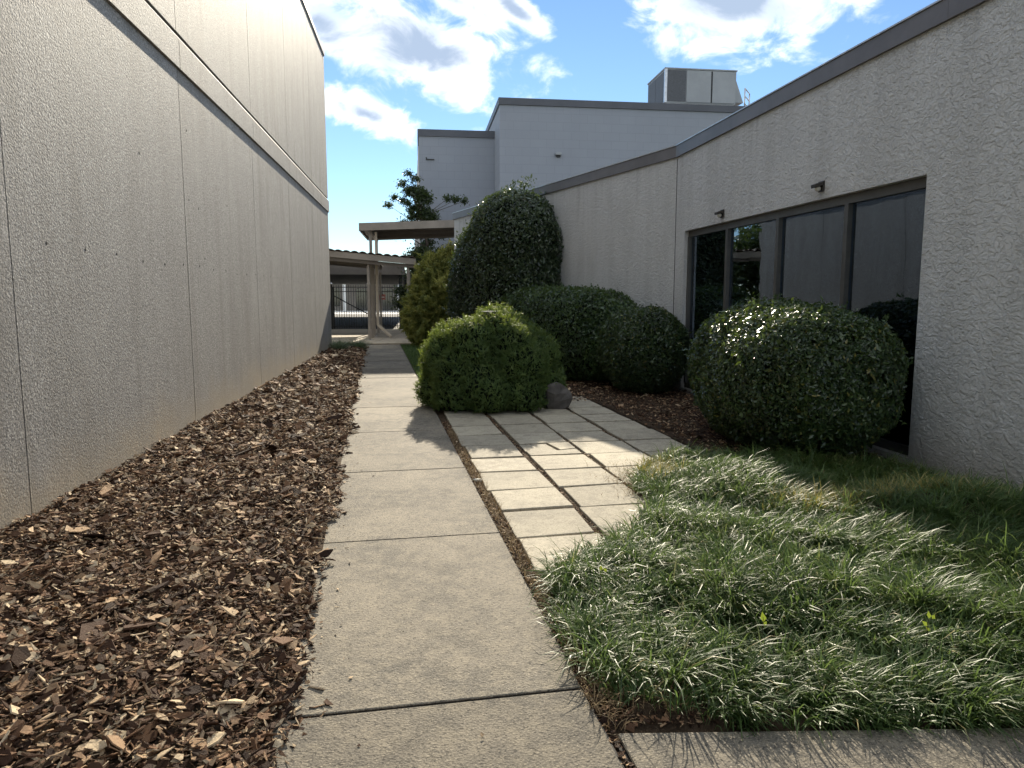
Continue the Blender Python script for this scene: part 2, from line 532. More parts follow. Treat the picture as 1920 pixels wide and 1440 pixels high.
def sph(k=8, m=6):
    V = [(0, 0, -1)]
    F = []
    for i in range(1, m):
        a = -math.pi / 2 + math.pi * i / m
        for j in range(k):
            b = 2 * math.pi * j / k
            V.append((math.cos(a) * math.cos(b), math.cos(a) * math.sin(b), math.sin(a)))
    V.append((0, 0, 1))
    for j in range(k):
        F.append((0, 1 + (j + 1) % k, 1 + j))
        F.append((len(V) - 1, len(V) - 1 - k + j, len(V) - 1 - k + (j + 1) % k))
    for i in range(m - 2):
        for j in range(k):
            a, b = 1 + i * k + j, 1 + i * k + (j + 1) % k
            F.append((a, b, b + k, a + k))
    return np.array(V), F


def lumps(P, seed, freq, amp):
    """cheap smooth noise: sum of sines over position"""
    r = np.random.default_rng(seed)
    out = np.zeros(len(P))
    for i in range(7):
        k = r.normal(size=3) * freq * (1 + 0.5 * i)
        out += np.sin(P @ k + r.uniform(0, 6.28)) / (1 + 0.6 * i)
    return out * amp / 2.0


# frames of reference -------------------------------------------------
L_DIR = np.array((-0.1286, 0.9917)); L_N = np.array((0.9917, 0.1286)); L_P = np.array((-3.776, 8.426))       # left wall line
R_DIR = np.array((-0.1573, 0.9875)); R_N = np.array((0.9875, 0.1573)); R_P = np.array((3.851, 6.790))        # right wall line
A_P = np.array((2.887, 12.841)); A_DIR = np.array((-0.4285, 0.9035))                                          # angled wall
T_DIR = np.array((-0.1860, 0.9826)); T_R = np.array((0.9826, 0.1860)); T_P = np.array((0.287, 2.788))        # path right edge
PATH_W = 1.27


def tp(s, wv):
    return T_P + T_DIR * s + T_R * wv


def path_sw(X):
    q = X - T_P
    return q @ T_DIR, q @ T_R


# ================================================================== SETTING
def sheet(name, poly, z, mat, kind='structure'):
    me = mesh_from(name, [(x, y, z) for x, y in poly], [tuple(range(len(poly)))])
    return tag(link(name, me, mat), kind=kind)


sheet('ground', [(-400, -120), (400, -120), (400, 700), (-400, 700)], -0.06, 'far_ground')

# garden soil round the path: gently uneven grid
gx, gy = np.meshgrid(np.linspace(-7, 6.0, 90), np.linspace(-2, 37, 220))
gp = np.stack([gx.ravel(), gy.ravel(), np.zeros(gx.size)], 1)
gp[:, 2] = -0.030 + lumps(gp, 3, 1.8, 0.012)
idx = np.arange(gx.size).reshape(gx.shape)
q = np.stack([idx[:-1, :-1], idx[:-1, 1:], idx[1:, 1:], idx[:-1, :-1], idx[1:, 1:], idx[1:, :-1]], -1).reshape(-1, 3)
tag(link('garden_soil', fast_mesh('garden_soil', gp, q), 'soil'), kind='structure')

# ---- footpath: slabs on a sandy bed
SLABS = [-4.0, -2.0, 0.0, 2.02, 3.97, 6.0] + [8.0 + 2.0 * i for i in range(8)] + [22.75]
mb = MB()
mb.prism([tp(-4, 0.01), tp(22.75, 0.01), tp(22.75, -PATH_W - 0.01), tp(-4, -PATH_W - 0.01)], -0.05, -0.012)
path = tag(mb.build('footpath', 'joint_dark'), kind='structure')
for i in range(len(SLABS) - 1):
    a, b = SLABS[i], SLABS[i + 1]
    g0 = 0.010 if i < 5 else 0.006
    dz = random.uniform(-0.003, 0.003)
    sk = random.uniform(-0.01, 0.01)
    MB().prism([tp(a + g0, 0), tp(b - g0 + sk * 0, 0), tp(b - g0, -PATH_W), tp(a + g0, -PATH_W)], -0.010, dz).build('path_slab', 'path_concrete', path, bevel=0.012)

# ---- cross walk at the bottom right (nearer to the camera)
cw = tag(MB().prism([tp(-0.34, 0.03), tp(-4, 0.03), (9, -1.4), (9, 2.58)], -0.05, -0.02).build('pavement', 'joint_dark'), kind='structure')
MB().prism([tp(-0.32, 0.045), tp(-4, 0.045), (3.2, -1.0), (3.2, 2.545)], -0.018, 0.001).build('pavement_slab', 'path_concrete', cw, bevel=0.012)
MB().prism([(3.215, 2.545), (3.215, -1.0), (9, -1.0), (9, 2.57)], -0.018, 0.003).build('pavement_slab', 'path_concrete', cw, bevel=0.012)

# ---- square stepping slabs
pv = MB().prism([tp(1.2, 0.02), tp(8.1, 0.02), tp(8.1, 2.62), tp(1.2, 2.62)], -0.05, -0.022)
paved = tag(pv.build('paved_area', 'soil'), kind='structure')
PITCH, PS0, PW0 = 0.613, 1.87, 0.075
rows_for = {0: range(-1, 9), 1: range(-1, 9), 2: range(1, 11), 3: range(3, 11)}
for c_, rws in rows_for.items():
    for r_ in rws:
        g = 0.021
        s0, s1 = PS0 + r_ * PITCH + g * random.uniform(0.6, 1.6), PS0 + (r_ + 1) * PITCH - g * random.uniform(0.5, 1.3)
        w0, w1 = PW0 + c_ * PITCH + g * random.uniform(0.7, 1.8), PW0 + (c_ + 1) * PITCH - g * random.uniform(0.7, 1.8)
        j = lambda: random.uniform(-0.010, 0.010)
        cs = [tp(s0 + j(), w0 + j()), tp(s0 + j(), w1 + j()), tp(s1 + j(), w1 + j()), tp(s1 + j(), w0 + j())]
        zt = [0.004 + random.uniform(-0.006, 0.008) for _ in range(4)]
        if (c_, r_) == (1, 4):      # the broken one: three fragments
            m_ = lambda s, w_: tp(s, w_)
            sm = s0 + 0.22
            frags = [[cs[0], cs[1], m_(sm + 0.02, w1), m_(sm - 0.03, w0 + 0.36), m_(sm + 0.03, w0 + 0.15), m_(sm, w0)],
                     [m_(sm + 0.016, w0), m_(sm + 0.046, w0 + 0.15), m_(sm - 0.012, w0 + 0.35), m_(s1, w0 + 0.30), cs[3]],
                     [m_(sm - 0.012, w0 + 0.372), m_(sm + 0.034, w1), cs[2], m_(s1, w0 + 0.315)]]
            for k, fr_ in enumerate(frags):
                MB().prism(fr_, -0.03, (0.006, -0.004, 0.010)[k]).build('paver', 'paver_concrete', paved, bevel=0.005)
            continue
        MB().hexa([(*q_, -0.03) for q_ in cs] + [(*q_, z_) for q_, z_ in zip(cs, zt)]).build('paver', 'paver_concrete', paved, bevel=0.007)

# ---- concrete pad under the canopies
padd = np.array((0.992, 0.129)); 
pad = tag(MB().prism([(-11, 24.6), (1.5, 26.2), (1.5, 37.2), (-11, 37.2)], -0.05, -0.01).build('canopy_pavement', 'joint_dark'), kind='structure')
for i, (xa, xb) in enumerate(((-10.9, -5.02), (-4.99, -2.2), (-2.17, 1.4))):
    for ya, yb in ((25.15, 29.0), (29.02, 33.0), (33.02, 37.0)):
        sk = 0.128
        MB().prism([(xa, ya + (xa + 5) * sk), (xb, ya + (xb + 5) * sk), (xb, yb + (xb + 5) * sk * 0.5), (xa, yb + (xa + 5) * sk * 0.5)], -0.008, 0.045).build('pavement_slab', 'pad_concrete', pad, bevel=0.01)

sheet('road', [(-60, 37.3), (-2, 37.3), (-2, 76), (-60, 76)], -0.02, 'asphalt')
sheet('far_pavement', [(-80, 76.02), (40, 76.02), (40, 135), (-80, 135)], -0.016, 'pale_pavement')

# ================================================================== TALL BUILDING, left
SEAMS = [-12.0, -8.35, -4.7, -1.1, 2.545]          # along L_DIR from L_P, metres; 0 is the seam at px 368
seam_s = [-14.7, -11.05, -7.40, -3.68, 0.0, 3.63, 6.92, 10.32, 13.62]
left = thing('concrete_building', 'tall windowless building of grey exposed aggregate concrete panels', 'building', (*(L_P), 0))
MB().obox(L_P, L_DIR, seam_s[0], 13.58, -12, -0.035, -0.05, 8.70).build('wall_core', 'joint_dark', left)
Z_LEDGE0, Z_LEDGE1, Z_TOP = 4.175, 4.50, 8.66
for i in range(len(seam_s) - 1):
    a, b = seam_s[i] + 0.006, seam_s[i + 1] - 0.006
    b_end = 0.0
    MB().obox(L_P, L_DIR, a, b, -0.034, 0.0, -0.06, Z_LEDGE0 - 0.002).build('wall_panel', 'aggregate', left)
    MB().obox(L_P, L_DIR, a, b, -0.034, 0.006, Z_LEDGE1 + 0.085, Z_TOP).build('wall_panel', 'aggregate', left)
    # projecting band with a sloped top
    n = L_N
    A0, B0 = L_P + L_DIR * a, L_P + L_DIR * (b + (0.03 if i == len(seam_s) - 2 else 0))
    pts = []
    PR = 0.034
    for q0 in (A0, B0):
        pts.append([(*(q0 - n * 0.03), Z_LEDGE0), (*(q0 + n * PR), Z_LEDGE0), (*(q0 + n * PR), Z_LEDGE1), (*(q0 - n * 0.03), Z_LEDGE1 + 0.085)])
    mb = MB()
    mb.hexa([pts[0][0], pts[0][1], pts[1][1], pts[1][0], pts[0][3], pts[0][2], pts[1][2], pts[1][3]])
    mb.build('band_panel', 'aggregate', left)
    MB().obox(L_P, L_DIR, a, b + (0.03 if i == len(seam_s) - 2 else 0), -0.4, 0.035, Z_TOP + 0.002, Z_TOP + 0.11).build('coping', 'coping_metal', left)
# end wall panels
E0 = L_P + L_DIR * 13.60
for k in range(3):
    MB().obox(E0, -L_N, 0.02 + k * 3.6, 3.58 + k * 3.6, 0.0, 0.03, -0.06, Z_TOP).build('wall_panel', 'aggregate', left)
# form-tie holes along the panels
hole = MB().tube((0, 0, 0), (0.004, 0, 0), 0.014, 0.012, 8)
hole_me = mesh_from('tie_hole', hole.V, hole.F)
hole_me.materials.append(MATS['joint_dark'])
hs = -3.2
while hs < 9.5:
    for hz in (1.98,):
        q0 = L_P + L_DIR * hs
        o = link('tie_hole', hole_me, None, left, (*(q0 + L_N * -0.002), hz + random.uniform(-0.02, 0.02)))
        o.rotation_euler = (0, 0, math.atan2(L_N[1], L_N[0]))
    hs += 0.61
for s_, z_ in ((0.18, 2.75), (0.55, 2.70), (0.22, 3.55), (0.7, 2.1), (-1.3, 3.0), (1.9, 2.9)):
    o = link('tie_hole', hole_me, None, left, (*(L_P + L_DIR * s_ - L_N * 0.002), z_))
    o.rotation_euler = (0, 0, math.atan2(L_N[1], L_N[0]))

# ================================================================== STUCCO BUILDING, right
right = thing('stucco_building', 'low grey stucco building with dark metal roof edge and tall windows', 'building', (*R_P, 0))
WIN0, WIN1 = 0.02, 5.72            # along R_DIR from R_P
WTOP, WBOT = 2.745, 0.06
CORN = 6.125
ZW = 4.045
mb = MB()
mb.obox(R_P, R_DIR, -16, WIN0, 0.0, 0.25, -0.05, ZW)
mb.obox(R_P, R_DIR, WIN1, CORN, 0.0, 0.25, -0.05, ZW)
mb.obox(R_P, R_DIR, WIN0, WIN1, 0.0, 0.25, WTOP, ZW)
mb.obox(R_P, R_DIR, WIN0, WIN1, 0.0, 0.25, -0.05, WBOT)
mb.build('wall', 'stucco', right)
LA = 10.95
a_n = np.array((A_DIR[1], -A_DIR[0]))
aw = MB()
aw.obox(A_P, A_DIR, 0.0, LA, 0.0, 0.25, -0.05, ZW)
aw.build('wall', 'stucco', right)
# end return wall and the bulk behind, so that the roof and rooms are closed
EP = A_P + A_DIR * LA
MB().obox(EP, a_n, 0.26, 9.0, -0.25, 0.0, -0.05, ZW).build('wall', 'stucco', right)
roof_poly = [R_P + R_DIR * -16 + R_N * 0.26, R_P + R_DIR * CORN + R_N * 0.26, A_P + a_n * 0.27 + A_DIR * 0.2, EP + a_n * 0.26 - A_DIR * 0.26, EP + a_n * 9 - A_DIR * 0.26,
             R_P + R_DIR * 12 + R_N * 14, R_P + R_DIR * -16 + R_N * 14]
MB().prism(roof_poly, 3.72, 3.85).build('roof', 'dark_roof', right)
back = MB()
back.obox(R_P, R_DIR, -16, CORN, 3.5, 3.6, -0.05, 3.70)
back.build('room_wall', 'room_dark', right)
MB().obox(R_P, R_DIR, CORN - 0.2, CORN - 0.1, 0.26, 3.49, -0.05, 3.70).build('room_wall', 'room_dark', right)
MB().obox(R_P, R_DIR, -2.0, -1.9, 0.26, 3.49, -0.05, 3.70).build('room_wall', 'room_dark', right)
# coping in lengths
for (P_, D_, ends) in ((R_P, R_DIR, [-16, -12.5, -9.4, -6.3, -3.2, -0.15, 2.95, 5.15, CORN + 0.02]), (A_P, A_DIR, [0.0, 2.6, 5.7, 8.8, LA + 0.05])):
    for a, b in zip(ends[:-1], ends[1:]):
        MB().obox(P_, D_, a + 0.0015, b - 0.0015, -0.035, 0.30, ZW + 0.001, 4.236).build('coping', 'coping_metal', right)
        MB().obox(P_, D_, a + 0.0015, b - 0.0015, -0.048, 0.31, 4.2365, 4.252).build('coping', 'galvanised', right)  # bright metal strip added for the look of a sunlit top edge
MB().obox(EP, a_n, 0.31, 9.0, -0.30, 0.035, ZW + 0.001, 4.236).build('coping', 'coping_metal', right)
# corner joint crack
MB().obox(A_P, A_DIR, -0.01, 0.006, -0.004, 0.0, 0.4, ZW - 0.03).build('corner_joint', 'joint_dark', right)

# window wall
win = link('window', MB().obox(R_P, R_DIR, WIN0, WIN1, 0.075, 0.155, WTOP - 0.10, WTOP - 0.002).build('tmp', 'window_frame').data, None, right)
bpy.data.objects.remove(bpy.data.objects['tmp'])
MULL = [WIN0, 1.31, 2.775, 4.245, WIN1]
MB().obox(R_P, R_DIR, WIN0, WIN1, 0.075, 0.155, WBOT + 0.002, WBOT + 0.09).build('frame', 'window_frame', win)
for k, s_ in enumerate(MULL):
    a, b = (s_, s_ + 0.06) if k == 0 else ((s_ - 0.06, s_) if k == 4 else (s_ - 0.035, s_ + 0.035))
    MB().obox(R_P, R_DIR, a, b, 0.060, 0.17, WBOT + 0.091, WTOP - 0.101).build('frame', 'window_frame', win)
for k in range(4):
    a, b = MULL[k] + 0.04, MULL[k + 1] - 0.04
    MB().obox(R_P, R_DIR, a, b, 0.112, 0.118, WBOT + 0.07, WTOP - 0.08).build('pane', 'window_glass', win)
# curtains: pleated sheets
for k in range(4):
    a, b = MULL[k] + 0.05, MULL[k + 1] - 0.05
    ss = np.linspace(a, b, 120)
    off = 0.33 + 0.035 * np.sin(ss * 21 + k) + 0.022 * np.sin(ss * 47 + 2 * k) + 0.03 * np.sin(ss * 6.1)
    V, F = [], []
    for s_, o_ in zip(ss, off):
        q0 = R_P + R_DIR * s_ + R_N * o_
        V += [(*q0, WBOT + 0.03), (*q0, WTOP + 0.05)]
    for i in range(len(ss) - 1):
        F.append((2 * i, 2 * i + 2, 2 * i + 3, 2 * i + 1))
    o = link('curtain', mesh_from('curtain', V, F), 'curtain', right, smooth=True)
# two small floodlights over the window
for s_, z_, lab in ((4.27, 2.872, 'small bronze floodlight on stucco above the two left window panes'),
                    (1.70, 2.885, 'small bronze floodlight on stucco above the two right window panes')):
    P_ = R_P + R_DIR * s_
    fl = thing('wall_light', lab, 'wall light', (*P_, z_), 'floodlights above the window')
    MB().obox(P_, R_DIR, -0.055, 0.055, -0.02, -0.002, z_ - 0.06, z_ + 0.06).build('backplate', 'fixture_bronze', fl, bevel=0.004)
    m_ = MB()
    d, n = R_DIR, -R_N
    q = lambda s, o, z: (*(P_ + d * s + n * o), z)
    m_.hexa([q(-0.055, 0.021, z_ + 0.01), q(0.055, 0.021, z_ + 0.01), q(0.05, 0.11, z_ - 0.02), q(-0.05, 0.11, z_ - 0.02),
             q(-0.055, 0.021, z_ + 0.05), q(0.055, 0.021, z_ + 0.05), q(0.05, 0.115, z_ + 0.02), q(-0.05, 0.115, z_ + 0.02)])
    m_.build('hood', 'fixture_bronze', fl, bevel=0.004)
    SV, SF = sph(10, 6)
    me = mesh_from('lamp', SV * (0.036, 0.036, 0.032), SF)
    link('lamp', me, 'fixture_lens', fl, q(0, 0.055, z_ - 0.025), smooth=True)

# ================================================================== BLOCK BUILDING, behind
BD = np.array((0.9917, 0.1286))         # along the faces, to the right
BF = np.array((-0.1286, 0.9917))        # away from the camera
def on_face(px, Y):
    return np.array(((px - 960) / FPX * Y * 1.0, Y))
block = thing('block_building', 'grey painted block building in two heights behind the low building', 'building', (-4.68, 37.0, 0))
# lower wing
W0 = np.array((-4.68, 37.0))
zl, zt = 10.02, 11.05
MB().obox(W0, BD, 0.0, 12.0, -14.0, 0.0, -0.05, zl - 0.34).build('wall', 'painted_block', block)
MB().obox(W0, BD, -0.05, 12.0, -14.0, 0.06, zl - 0.338, zl).build('coping', 'coping_slate', block)
# tapered buttress on its left side
q = lambda s, n_, z: (*(W0 + BD * s + BF * n_), z)
MB().hexa([q(-0.52, 0.6, -0.05), q(-0.002, 0.6, -0.05), q(-0.002, 2.0, -0.05), q(-0.52, 2.0, -0.05),
           q(-0.03, 0.6, zl - 0.7), q(-0.002, 0.6, zl - 0.7), q(-0.002, 2.0, zl - 0.7), q(-0.03, 2.0, zl - 0.7)]).build('buttress', 'white_wall', block)
# tall wing
W1 = np.array((-0.583, 35.2))
MB().obox(W1, BD, 0.0, 30.0, -16.0, 0.0, -0.05, zt - 0.32).build('wall', 'painted_block', block)
MB().obox(W1, BD, -0.06, 30.0, -16.0, 0.07, zt - 0.318, zt).build('coping', 'coping_slate', block)
# small fittings on the faces
def face_pt(W, s, z, out=0.0):
    return (*(W + BD * s - BF * out), z)
fx = thing('wall_fitting', 'tiny vent hood high on the tall grey block wall', 'vent', face_pt(W1, 2.83, 8.50))
m_ = MB()
m_.obox(np.array(face_pt(W1, 2.83, 0)[:2]), BD, -0.14, 0.14, 0.002, 0.16, 8.47, 8.59)
m_.build('hood', 'unit_panel', fx, bevel=0.01)
MB().obox(np.array(face_pt(W1, 2.83, 0)[:2]), BD, -0.10, 0.10, 0.002, 0.10, 8.38, 8.465).build('louvre', 'dark_iron', fx)
fx = thing('wall_bracket', 'small dark bracket stub on the lower grey block wall near its top', 'bracket', face_pt(W0, 0.5, 8.55))
MB().obox(np.array(face_pt(W0, 0.55, 0)[:2]), BD, -0.20, 0.22, 0.002, 0.05, 8.53, 8.58).build('arm', 'dark_iron', fx)
MB().tube(face_pt(W0, 0.40, 8.58, 0.03), face_pt(W0, 0.36, 8.66, 0.03), 0.025).build('stub', 'dark_iron', fx)
fx = thing('wall_bracket', 'small pale box where the lower block wall meets the taller one', 'bracket', face_pt(W0, 3.95, 7.4))
MB().obox(np.array(face_pt(W0, 3.95, 0)[:2]), BD, -0.12, 0.12, 0.002, 0.25, 7.35, 7.58).build('box', 'unit_panel', fx, bevel=0.02)

# roof-top air handling unit
U0 = W1 + BD * 8.36 + BF * 0.77
unit = thing('rooftop_unit', 'pale grey rooftop air handling unit with dark coil panels and hood', 'air unit', (*U0, zt))
zb, zu = zt + 0.26, zt + 1.87
q = lambda s, n_, z: (*(U0 + BD * s + BF * n_), z)
MB().obox(U0, BD, 0.06, 3.66, -2.6, -0.05, zt - 0.02, zb).build('curb', 'galvanised', unit)
MB().obox(U0, BD, 0.0, 3.7, -2.7, 0.0, zb + 0.002, zu).build('casing', 'unit_panel', unit)
MB().obox(U0, BD, -0.04, 3.74, -2.75, 0.05, zu + 0.002, zu + 0.06).build('lid', 'unit_panel', unit)
MB().obox(U0, BD, -0.03, 0.10, -0.10, 0.03, zb + 0.004, zu).build('corner_post', 'galvanised', unit)
MB().obox(U0, BD, 0.12, 1.07, 0.002, 0.03, zb + 0.08, zu - 0.05).build('coil_panel', 'unit_coil', unit)
for a, b in ((1.11, 2.38), (2.46, 3.65)):
    MB().obox(U0, BD, a, b, 0.002, 0.035, zb + 0.05, zu - 0.04).build('side_panel', 'unit_panel', unit, bevel=0.01)
MB().obox(U0, BD, 2.39, 2.45, 0.002, 0.02, zb + 0.05, zu - 0.04).build('seam', 'dark_iron', unit)
for k in range(2):
    MB().obox(U0, BD, -0.03, -0.002, -1.36 - 1.25 * k, -0.15 - 1.25 * k, zb + 0.08, zu - 0.1).build('coil_panel', 'unit_coil', unit)
MB().hexa([q(3.702, 0.1, zb + 0.15), q(4.16, 0.1, zb + 0.15), q(4.16, 2.0, zb + 0.15), q(3.702, 2.0, zb + 0.15),
           q(3.702, 0.1, zu - 0.40), q(3.75, 0.1, zu - 0.40), q(3.75, 2.0, zu - 0.40), q(3.702, 2.0, zu - 0.40)]).build('hood', 'unit_panel', unit)
rail = thing('guard_rail', 'galvanised pipe guard rail beside the rooftop unit', 'rail', (*(U0 + BD * 4.3), zt))
m_ = MB()
RP = [(4.28, 0.2), (4.95, 1.1)]
for s_, n_ in RP:
    MB().tube(q(s_, n_, zt - 0.02), q(s_, n_, zt + 1.14), 0.035).build('post', 'galvanised', rail, smooth=True)
for zz in (0.40, 0.77, 1.14):
    MB().tube(q(*RP[0], zt + zz), q(*RP[1], zt + zz), 0.032).build('bar', 'galvanised', rail, smooth=True)
pipe = thing('roof_pipe', 'small pipe stub on the roof left of the rooftop unit', 'pipe', q(-0.5, 1.6, zt))
MB().tube(q(-0.5, 1.6, zt - 0.02), q(-0.5, 1.6, zt + 0.62), 0.08).build('riser', 'galvanised', pipe)
MB().tube(q(-1.2, 1.6, zt + 0.38), q(-0.1, 1.6, zt + 0.42), 0.07).build('run', 'galvanised', pipe)

# ================================================================== CANOPIES
# lower canopy with a tiled edge
lc = thing('tiled_canopy', 'low walkway canopy with brown tiled roof on slim tan posts', 'canopy', (-5.4, 27.0, 0))
CP = np.array((-5.40, 27.0)); CD = BD; CB = BF
q = lambda s, n_, z: (*(CP + CD * s + CB * n_), z)
def rz(s):                      # roof height, falling to the right
    return 3.32 - 0.085 * (s + 1.6)
def slab(s0, s1, n0, n1, zlo, zhi):
    return MB().hexa([q(s0, n0, rz(s0) + zlo), q(s1, n0, rz(s1) + zlo), q(s1, n1, rz(s1) + zlo), q(s0, n1, rz(s0) + zlo),
                      q(s0, n0, rz(s0) + zhi), q(s1, n0, rz(s1) + zhi), q(s1, n1, rz(s1) + zhi), q(s0, n1, rz(s0) + zhi)])
slab(-4.5, 1.75, -0.2, 3.4, 0.0, 0.05).build('roof_deck', 'tan_shaded', lc)
slab(-4.5, 0.15, 3.402, 9.2, 0.0, 0.05).build('roof_deck', 'tan_shaded', lc)
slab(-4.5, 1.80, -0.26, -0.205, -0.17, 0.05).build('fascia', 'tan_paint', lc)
slab(-4.5, 1.75, -0.15, 0.05, -0.30, -0.172).build('beam', 'tan_shaded', lc)
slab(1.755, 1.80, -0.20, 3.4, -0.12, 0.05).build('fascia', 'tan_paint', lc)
tm = MB()
for i in range(7):
    pass
tile_me = None
for r_ in range(6):
    for i in range(21):
        s0 = -4.4 + i * 0.295
        n0 = -0.30 + r_ * 0.6
        sm = MB()
        zA = rz(s0) + 0.055 + r_ * 0.004
        K = 5
        prof = [(0.29 * k / (K - 1), 0.055 * math.sin(math.pi * k / (K - 1)) ** 0.7) for k in range(K)]
        V = []
        for n_ in (0.0, 0.62):
            for ds, dzz in prof:
                V.append((ds, n_, dzz - 0.085 * ds + (0.02 if n_ == 0 else 0.0)))
            for ds, dzz in prof:
                V.append((ds, n_, dzz - 0.085 * ds - 0.025 + (0.02 if n_ == 0 else 0.0)))
        if tile_me is None:
            F = []
            for k in range(K - 1):
                F += [(k, k + 1, 2 * K + k + 1, 2 * K + k), (K + k + 1, K + k, 3 * K + k, 3 * K + k + 1), (k + 1, k, K + k, K + k + 1), (2 * K + k, 2 * K + k + 1, 3 * K + k + 1, 3 * K + k)]
            F += [(0, 2 * K, 3 * K, K), (K - 1, 2 * K - 1, 4 * K - 1, 3 * K - 1)]
            tile_me = mesh_from('roof_tile', V, F)
            tile_me.materials.append(MATS['roof_tile'])
        o = link('roof_tile', tile_me, None, lc, q(s0, n0, zA + random.uniform(-0.006, 0.010)))
        o.rotation_euler = (0, 0, math.atan2(BD[1], BD[0]))
for n_ in (2.8, 5.6, 8.4):
    slab(-4.5, 0.14, n_, n_ + 0.12, -0.16, -0.002).build('beam', 'tan_shaded', lc)
for s_, n_ in ((0.03, 0.0), (1.50, 0.0), (0.03, 3.1), (1.50, 3.1), (-3.0, 3.1), (0.03, 8.46)):
    MB().obox(CP + CD * s_ + CB * n_, CD, -0.048, 0.048, -0.048, 0.048, 0.055, rz(s_) - 0.302).build('post', 'tan_paint', lc, bevel=0.006)
    MB().obox(CP + CD * s_ + CB * n_, CD, -0.09, 0.09, -0.09, 0.09, 0.046, 0.054).build('base_plate', 'galvanised', lc)

# upper canopy
uc = thing('flat_canopy', 'higher flat tan canopy roof reaching behind the low building', 'canopy', (-5.9, 29.3, 0))
UP = np.array((-5.95, 28.3)); 
q = lambda s, n_, z: (*(UP + CD * s + CB * n_), z)
def uz(s):
    return 4.30 + 0.045 * s
def uslab(s0, s1, n0, n1, zlo, zhi, name, mat, sl=0.0):
    return MB().hexa([q(s0, n0, uz(s0) + zlo), q(s1, n0, uz(s1) + zlo), q(s1, n1, uz(s1) + zlo), q(s0, n1, uz(s0) + zlo),
                      q(s0, n0, uz(s0) + zhi), q(s1, n0, uz(s1) + zhi), q(s1, n1, uz(s1) + zhi), q(s0, n1, uz(s0) + zhi)]).build(name, mat, uc)
uslab(0.05, 5.5, 0.06, 4.85, 0.04, 0.10, 'roof_deck', 'tan_shaded')
uslab(0.0, 5.5, 0.0, 0.058, -0.07, 0.22, 'fascia', 'tan_paint')
uslab(0.05, 5.5, 4.852, 4.91, -0.07, 0.22, 'fascia', 'tan_paint')
uslab(-0.01, 0.048, 0.06, 4.85, -0.07, 0.22, 'fascia', 'tan_paint')
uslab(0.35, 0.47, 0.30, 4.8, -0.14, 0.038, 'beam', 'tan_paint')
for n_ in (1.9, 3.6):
    uslab(0.48, 5.5, n_, n_ + 0.10, -0.10, 0.038, 'joist', 'tan_shaded')
for n_ in (0.42, 4.6):
    MB().obox(UP + CD * 0.41 + CB * n_, CD, -0.055, 0.055, -0.055, 0.055, 0.045, uz(0.41) - 0.142).build('post', 'tan_paint', uc, bevel=0.006)
dn = MB().obox(UP + CD * 0.62 + CB * 0.40, CD, -0.05, 0.05, -0.06, 0.03, 0.55, uz(0.6) - 0.11)
dn.build('downspout', 'drain_tan', uc, bevel=0.01)
P1 = UP + CD * 0.62 + CB * 0.40
MB().tube((*P1, 0.56), (*(P1 + CD * 0.55 - CB * 0.35), 0.10), 0.062, None, 6).build('downspout_elbow', 'drain_tan', uc)

# long dark carport roof beyond the gate
cp = thing('carport_roof', 'long dark carport roof with tan beam beyond the iron gate', 'canopy', (-9, 38, 0))
GP = np.array((-10.2, 37.8))
MB().obox(GP, CD, -8, 4.55, -33.0, -0.02, 2.98, 3.10).build('roof_deck', 'dark_roof', cp)
MB().obox(GP, CD, -8, 4.55, -0.02, 0.08, 2.86, 3.42).build('beam', 'tan_shaded', cp)
for s_ in (-6.0, 4.3):
    for n_ in (-0.4, -15, -32):
        MB().obox(GP + CB * (-n_) + CD * s_, CD, -0.09, 0.09, -0.09, 0.09, -0.02, 2.975).build('post', 'dark_iron', cp)

# ---- iron gate and fence between pad and carport
def fence(name, label, cat, s0, s1, zb_, zt_, gap, brace=False):
    FP = np.array((-9.7, 36.6))
    root = thing(name, label, cat, (*(FP + CD * s0), 0))
    qf = lambda s, z, o=0.0: (*(FP + CD * s - CB * o), z)
    for zr in (zb_ + 0.12, zt_ - 0.34, zt_ - 0.12):
        MB().obox(FP, CD, s0, s1, -0.018, 0.018, zr - 0.02, zr + 0.02).build('rail', 'dark_iron', root)
    pk = MB().box(-0.012, -0.012, 0, 0.012, 0.012, zt_ - zb_)
    b = len(pk.V)
    me = mesh_from('picket', pk.V, pk.F)
    me.materials.append(MATS['dark_iron'])
    n_ = int((s1 - s0) / gap)
    for i in range(1, n_):
        link('picket', me, None, root, qf(s0 + (s1 - s0) * i / n_, zb_, 0.033))
    for s_ in (s0, s1):
        MB().obox(FP + CD * s_, CD, -0.045, 0.045, -0.045, 0.045, 0.04, zt_ - 0.02).build('post', 'dark_iron', root)
        SV, SF = sph(10, 6)
        link('post_cap', mesh_from('post_cap', SV * 0.065, SF), 'bright_steel', root, qf(s_, zt_ + 0.045), smooth=True)
    if brace:
        MB().tube(qf(s0 + 0.1, zt_ - 0.55, 0.06), qf(s1 - 0.05, zb_ + 0.75, 0.06), 0.03, None, 6).build('brace', 'dark_iron', root)
    return root


